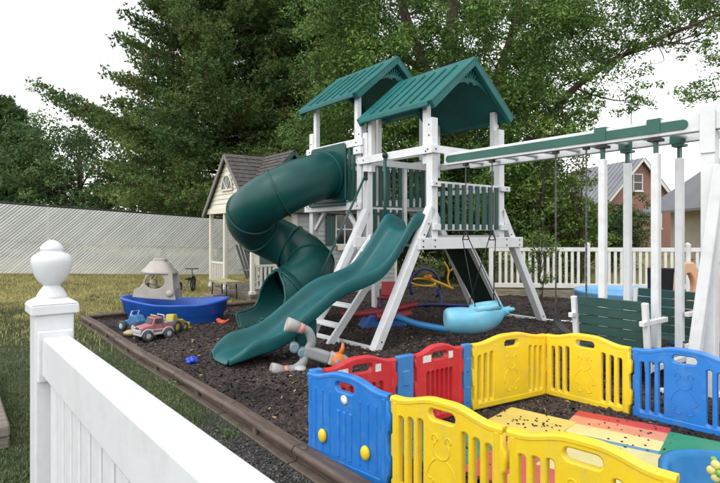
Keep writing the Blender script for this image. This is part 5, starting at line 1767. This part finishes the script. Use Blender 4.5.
# dense part of the crown: fill by picture region, at true depths
def fill(n, x0, x1, y0, y1, d0, d1, dens=None):
    k = 0
    while k < n:
        px, py, d = g.uniform(x0, x1), g.uniform(y0, y1), g.uniform(d0, d1)
        if dens and g.random() > dens(px, py): continue
        cen.append(tuple(A(px, py, d))); k += 1


def dens_main(px, py):
    # dense over the towers, thinning towards the right where the sky shows
    edge = 598 + 30 * math.sin(py / 23.0) + 16 * math.sin(py / 9.0)
    if py > 150: edge = 560
    v = smooth(edge + 14, edge - 26, px)
    left = smooth(282, 330, px + 14 * math.sin(py / 17.))
    if py < 75:      # the big limbs stay in view
        for tx in (425 - (70 - py) * .30, 452, 492 + (90 - py) * .23):
            if abs(px - tx) < 8: v *= .15
    hole = .5 + .5 * math.sin(px / 19.0 + 1.3 * math.sin(py / 27.0)) * math.sin(py / 15.0 + px / 61.0)
    return v * left * (.25 + .75 * hole ** .8)


fill(1700, 275, 640, -150, 245, 15.8, 22.5, dens_main)
fill(420, 300, 580, -20, 210, 14.6, 16.2, dens_main)
fill(130, 560, 760, -140, 30, 15.5, 19, lambda px, py: .85 if py < 28 - .0 * px else .2)
nf_ = len(cen)
# sparse sprays along the right-hand limb and hanging at the right edge
for (px, py, n_) in ((590, 70, 14), (612, 50, 14), (635, 42, 14), (660, 30, 16), (690, 18, 18), (705, 36, 10), (668, 46, 5), (640, 95, 6), (618, 100, 7), (700, 92, 12), (730, 87, 8), (714, 60, 14), (735, 50, 8), (640, 98, 9), (600, 130, 5), (625, 8, 22), (655, 2, 22), (690, -2, 22), (715, 8, 16), (640, 25, 14), (600, 20, 18), (580, 110, 16), (595, 95, 10), (648, 60, 4), (683, 90, 5)):
    for _ in range(n_): cen.append(tuple(A(px + g.normal(0, 11), py + g.normal(0, 7), g.uniform(15.6, 17))))
for t_ in tw_pts[::2]:
    cen.append(t_)
rad = np.concatenate([g.uniform(.30, .62, nf_), g.uniform(.16, .34, len(cen) - nf_)])
v1, f1 = clump_leaves(cen[:nf_], rad[:nf_], 88, .064, g)
v2, f2 = clump_leaves(cen[nf_:], rad[nf_:], 34, .060, g)
np_mesh('crown', np.concatenate([v1, v2]), np.concatenate([f1, f2 + len(v1)]), leaf_mats['maple'], bt)


# --- conifers
def needle_tufts(P, Dv, n_needles, ln, wd, g):
    """each tuft: thin needle triangles fanning round its direction"""
    m = len(P)
    p = np.repeat(P, n_needles, axis=0); d = np.repeat(Dv, n_needles, axis=0)
    q = d + g.normal(0, .85, p.shape); q /= np.linalg.norm(q, axis=1, keepdims=True)
    s = np.cross(q, g.normal(size=p.shape)); s /= (np.linalg.norm(s, axis=1, keepdims=True) + 1e-9)
    L_ = (ln * g.uniform(.6, 1.15, len(p)))[:, None]; w = (wd * g.uniform(.7, 1.3, len(p)))[:, None]
    v = np.stack([p - s * w, p + s * w, p + q * L_], 1).reshape(-1, 3)
    return v, np.arange(len(v)).reshape(-1, 3)


def conifer(name, loc, H, Rb, label, seed, n_br, mt, z0=.6, top_cut=1.0, extra=None, tuft=14, ln=.24, wd=.020, rust=.0, shape=.75, inner=0):
    g = np.random.default_rng(seed)
    o = empty(name, loc); tag(o, label, 'tree')
    W = MB(); W.tube([(0, 0, -.1), (.05, 0, H * .5), (0, 0, H)], [.32, .20, .03], 9)
    P, Dv = [], []
    specs = []
    for k in range(n_br):
        zz = z0 + (H - z0) * (k / n_br) ** .9
        az = k * 2.399 + g.normal(0, .25)
        L = Rb * (1 - (zz / H) ** 1.3) ** shape * g.uniform(.86, 1.04) + .3
        specs.append((zz, az, L, g.uniform(-.08, .16) + .32 * (zz / H)))
    for s in (extra or []): specs.append(s)
    for zz, az, L, rise in specs:
        d = Vector((math.cos(az), math.sin(az), 0))
        tip = Vector((0, 0, zz)) + d * L + Vector((0, 0, L * rise))
        mid = Vector((0, 0, zz)) + d * L * .55 + Vector((0, 0, L * rise * .30))
        W.tube([(0, 0, zz), mid, tip], [.045 + .008 * L, .03, .010], 5)
        nb = int(7 + L * 5)
        for j in range(nb):
            f = .22 + .78 * (j + g.random()) / nb
            b = (Vector((0, 0, zz)).lerp(mid, f / .55) if f < .55 else mid.lerp(tip, (f - .55) / .45))
            for sd_ in (-1, 1):
                spread = (.30 + .16 * L) * (1.15 - .75 * f)
                sdv = Vector((-d.y, d.x, 0)) * sd_
                out = (sdv * .8 + d * .65 + Vector((0, 0, g.uniform(-.05, .35)))).normalized()
                for q in range(4):
                    pt = b + out * spread * (q + .5) / 3.2 * 1.0 + Vector((g.normal(0, .09), g.normal(0, .09), g.normal(0, .14)))
                    P.append(tuple(pt)); Dv.append(tuple((out + Vector((0, 0, .25))).normalized()))
            P.append(tuple(b + Vector((0, 0, .08)))); Dv.append(tuple((d + Vector((0, 0, .5))).normalized()))
    W.build('trunk', bark, o)
    P, Dv = np.array(P), np.array(Dv)
    sel = g.random(len(P)) < rust
    v, f = needle_tufts(P[~sel], Dv[~sel], tuft, ln, wd, g)
    # soft inner mass of finer foliage between the branches
    if inner:
        cc, rr_ = [], []
        while len(cc) < inner:
            zz = g.uniform(z0 * .6, H * .97); a_ = g.uniform(0, 2 * math.pi)
            R_ = Rb * (1 - (zz / H) ** 1.3) ** shape * g.uniform(.15, .99) * (.86 + .16 * math.sin(zz * 2.4 + a_ * 2))
            cc.append((R_ * math.cos(a_), R_ * math.sin(a_), zz + .12 * R_)); rr_.append(g.uniform(.35, .75))
        for zz, az, L, rise in (extra or []):      # thick foliage along the long side limbs
            for k in range(26):
                q_ = g.uniform(.35, .98); d_ = L * q_
                cc.append((d_ * math.cos(az) + g.normal(0, .2), d_ * math.sin(az) + g.normal(0, .25), zz + L * rise * (.55 * q_ if q_ < .55 else .30 + (q_ - .55) / .45 * .70) + g.normal(.05, .15))); rr_.append(g.uniform(.25, .45))
        v2, f2 = clump_leaves(cc, rr_, 84, .085, g, flat=.5, aspect=.20, droop=.5)
        f = np.concatenate([f, f2 + len(v)]); v = np.concatenate([v, v2])
    np_mesh('crown', v, f, mt, o)
    if sel.any():
        v, f = needle_tufts(P[sel], Dv[sel], tuft, ln, wd, g)
        np_mesh('rusty_needles', v, f, rust_mat, o)
    return o


conifer('pine_tree', (-6.6, 26.2, 0), 21.0, 5.6, 'tall dark pine with shaggy branches behind the playhouse', 41, 350, leaf_mats['pine'], z0=.9, rust=.06,
        extra=[(5.3, math.pi + .12, 8.3, .38), (5.5, math.pi + .05, 7.4, .36), (5.0, math.pi + .18, 7.6, .36), (5.6, math.pi + .2, 6.0, .3)], tuft=7, ln=.175, wd=.031, shape=.62, inner=1100)
conifer('pine_tree', (-2.1, 26.5, 0), 17.0, 4.4, 'second pine right of the tall pine, behind the tube slide', 42, 170, leaf_mats['pine'], z0=.9, rust=.06, tuft=8, ln=.175, wd=.031, shape=.7, inner=700)
conifer('spruce_tree', (-20.8, 31.0, 0), 9.2, 4.6, 'dark spruce at the left edge behind the slatted fence', 43, 110, leaf_mats['left'], z0=.7, tuft=7, ln=.26, wd=.038, shape=.8, inner=450)


def broad(name, loc, H, Rx, label, seed, n, mt, per=46, size=.10, z0=1.6, cl=(.35, .75), kind='tree', trunk_r=.2, parts=True, ry=None):
    g = np.random.default_rng(seed); ry = ry or Rx
    o = empty(name, loc); tag(o, label, kind)
    W = MB(); W.tube([(0, 0, -.1), (.1, 0, H * .4), (0, .05, H * .8)], [trunk_r, trunk_r * .7, trunk_r * .15], 8)
    cen, rr = [], []
    while len(cen) < n:
        d = g.normal(size=3); d /= np.linalg.norm(d)
        k = g.uniform(.25, 1) ** .5
        lump = 1 + .22 * math.sin(3.1 * d[0] * 2 + seed) * math.sin(4.3 * d[2] * 2 + seed * .7) + .15 * math.sin(7 * d[1] + seed)
        c = np.array([d[0] * Rx * k * lump, d[1] * ry * k * lump, (H + z0) / 2 + d[2] * (H - z0) / 2 * k * lump])
        cen.append(c); rr.append(g.uniform(*cl))
    for c in cen[::max(1, n // 40)]:
        z = max(.2, c[2] * .55); W.tube([(0, 0, z), (c[0] * .5, c[1] * .5, (z + c[2]) / 2 + .1), tuple(c)], [trunk_r * .3, trunk_r * .16, .01], 5)
    W.build('trunk', bark, o)
    v, f = clump_leaves(cen, rr, per, size, g)
    np_mesh('crown', v, f, mt, o)
    return o


broad('locust_tree', (-15.6, 30.0, 0), 8.2, 4.2, 'feathery green tree left of the pine, behind the slatted fence', 51, 430, leaf_mats['left'], per=60, size=.10, z0=.8)
broad('locust_tree', (-12.0, 33.0, 0), 6.6, 3.2, 'lower green tree in the gap beside the pine trunk', 52, 250, leaf_mats['left'], per=55, size=.10, z0=.6)
broad('maple_tree', (-24.5, 36.0, 0), 8.6, 4.5, 'rounded dark tree at the far left behind the spruce', 53, 220, leaf_mats['dark'], per=55, size=.12, z0=.6)
broad('maple_tree', (7.9, 27.0, 0), 7.2, 3.0, 'green tree behind the picket fence, left of the brick house', 54, 230, leaf_mats['shrub'], per=52, size=.10, z0=.8)
broad('maple_tree', (4.6, 28.0, 0), 16.5, 6.0, 'second broadleaf tree filling the gaps deep behind the towers', 55, 520, leaf_mats['maple'], per=62, size=.12, z0=1.0)
# understorey behind the fence
broad('hedge_shrub', (1.4, 17.2, 0), 5.4, 1.6, 'tall dark shrub directly behind the main tower', 61, 190, leaf_mats['dark'], per=60, size=.07, z0=.1, kind='shrub', trunk_r=.08, cl=(.25, .5))
broad('hedge_shrub', (3.2, 16.4, 0), 4.3, 1.5, 'dark shrub below the climbing board and tower deck', 62, 200, leaf_mats['dark'], per=60, size=.065, z0=.0, kind='shrub', trunk_r=.08, cl=(.25, .5))
broad('hedge_shrub', (-.4, 18.2, 0), 5.2, 1.7, 'dark shrub behind the ridge of the playhouse', 63, 170, leaf_mats['dark'], per=60, size=.07, z0=.1, kind='shrub', trunk_r=.08, cl=(.25, .5))
broad('vine_shrub', (5.3, 15.9, 0), 3.75, 1.25, 'yellow-green leafy shrub hanging over the picket fence', 64, 190, leaf_mats['shrub'], per=46, size=.062, z0=.1, kind='shrub', trunk_r=.06, cl=(.2, .42))
broad('vine_shrub', (6.6, 16.3, 0), 2.9, .85, 'leafy green shrub behind the fence beside the first glider rod', 65, 140, leaf_mats['shrub'], per=46, size=.062, z0=.1, kind='shrub', trunk_r=.06, cl=(.2, .42))
broad('yew_bush', (11.6, 24.0, 0), 3.3, 1.1, 'dense dark bush in front of the brick house', 66, 130, leaf_mats['dark'], per=60, size=.075, z0=.0, kind='shrub', trunk_r=.08, cl=(.25, .45))
broad('yew_bush', (10.4, 22.6, 0), 2.5, .7, 'small dark bush left of the brick house wall', 67, 100, leaf_mats['dark'], per=56, size=.075, z0=.0, kind='shrub', trunk_r=.08, cl=(.25, .42))
broad('sapling', (4.15, 12.4, 0), 1.9, .38, 'thin leafy sapling by the splayed leg of the tower', 68, 26, leaf_mats['shrub'], per=22, size=.05, z0=.1, kind='sapling', trunk_r=.018, cl=(.12, .25))
broad('sapling', (5.0, 15.0, 0), 5.3, .42, 'tall leafy sapling rising right of the main green roof', 69, 44, leaf_mats['shrub'], per=34, size=.065, z0=1.2, kind='sapling', trunk_r=.03, cl=(.2, .38))
broad('sapling', (6.2, 15.2, 0), 4.6, .36, 'slim leafy sapling above the picket fence near the beam', 70, 30, leaf_mats['shrub'], per=30, size=.06, z0=1.2, kind='sapling', trunk_r=.03, cl=(.18, .32))
# weeds growing out of the edging
weed_m = mat('weed_leaf', (.05, .14, .03), .5, .3, 3, c2=(.11, .22, .05), island=.4, trans=.25)
for (px, py, s_, lab) in ((228, 438, .10, 'small weed growing beside the edging joint, nearest the white rail'), (176, 386, .09, 'low weed beside the brown edging between lawn and mulch'), (253, 404, .05, 'tiny weed sprouting at the brown edging board')):
    p_ = pen_xy(px, py); gg = np.random.default_rng(int(px))
    o = empty('weed', (p_.x, p_.y, 0)); tag(o, lab, 'weed')
    n_ = 60
    pts_ = np.stack([gg.normal(0, s_ * .55, n_), gg.normal(0, s_ * .55, n_), np.abs(gg.normal(s_ * .4, s_ * .25, n_))], 1)
    v, f = leaf_quads(pts_, pts_ + np.array([0, 0, .08]) + gg.normal(0, .05, (n_, 3)), gg.uniform(.012, .026, n_), .3, gg)
    np_mesh('leaves', v, f, weed_m, o)
# a distant belt of trees that closes the horizon
g = np.random.default_rng(90)
cen = []
for k in range(1500):
    x = g.uniform(-110, 120); y = 85 + g.uniform(-8, 8)
    hmax = 7 + 2.0 * math.sin(x * .13) + 1.5 * math.sin(x * .31 + 1)
    if 34 < x < 75: hmax = 4.5
    cen.append((x, y, g.uniform(0, hmax)))
v, f = clump_leaves(cen, g.uniform(.8, 1.6, len(cen)), 26, .42, g)
tag(np_mesh('distant_wood', v, f, leaf_mats['left']), 'distant belt of trees closing the horizon', 'trees', kind='stuff')
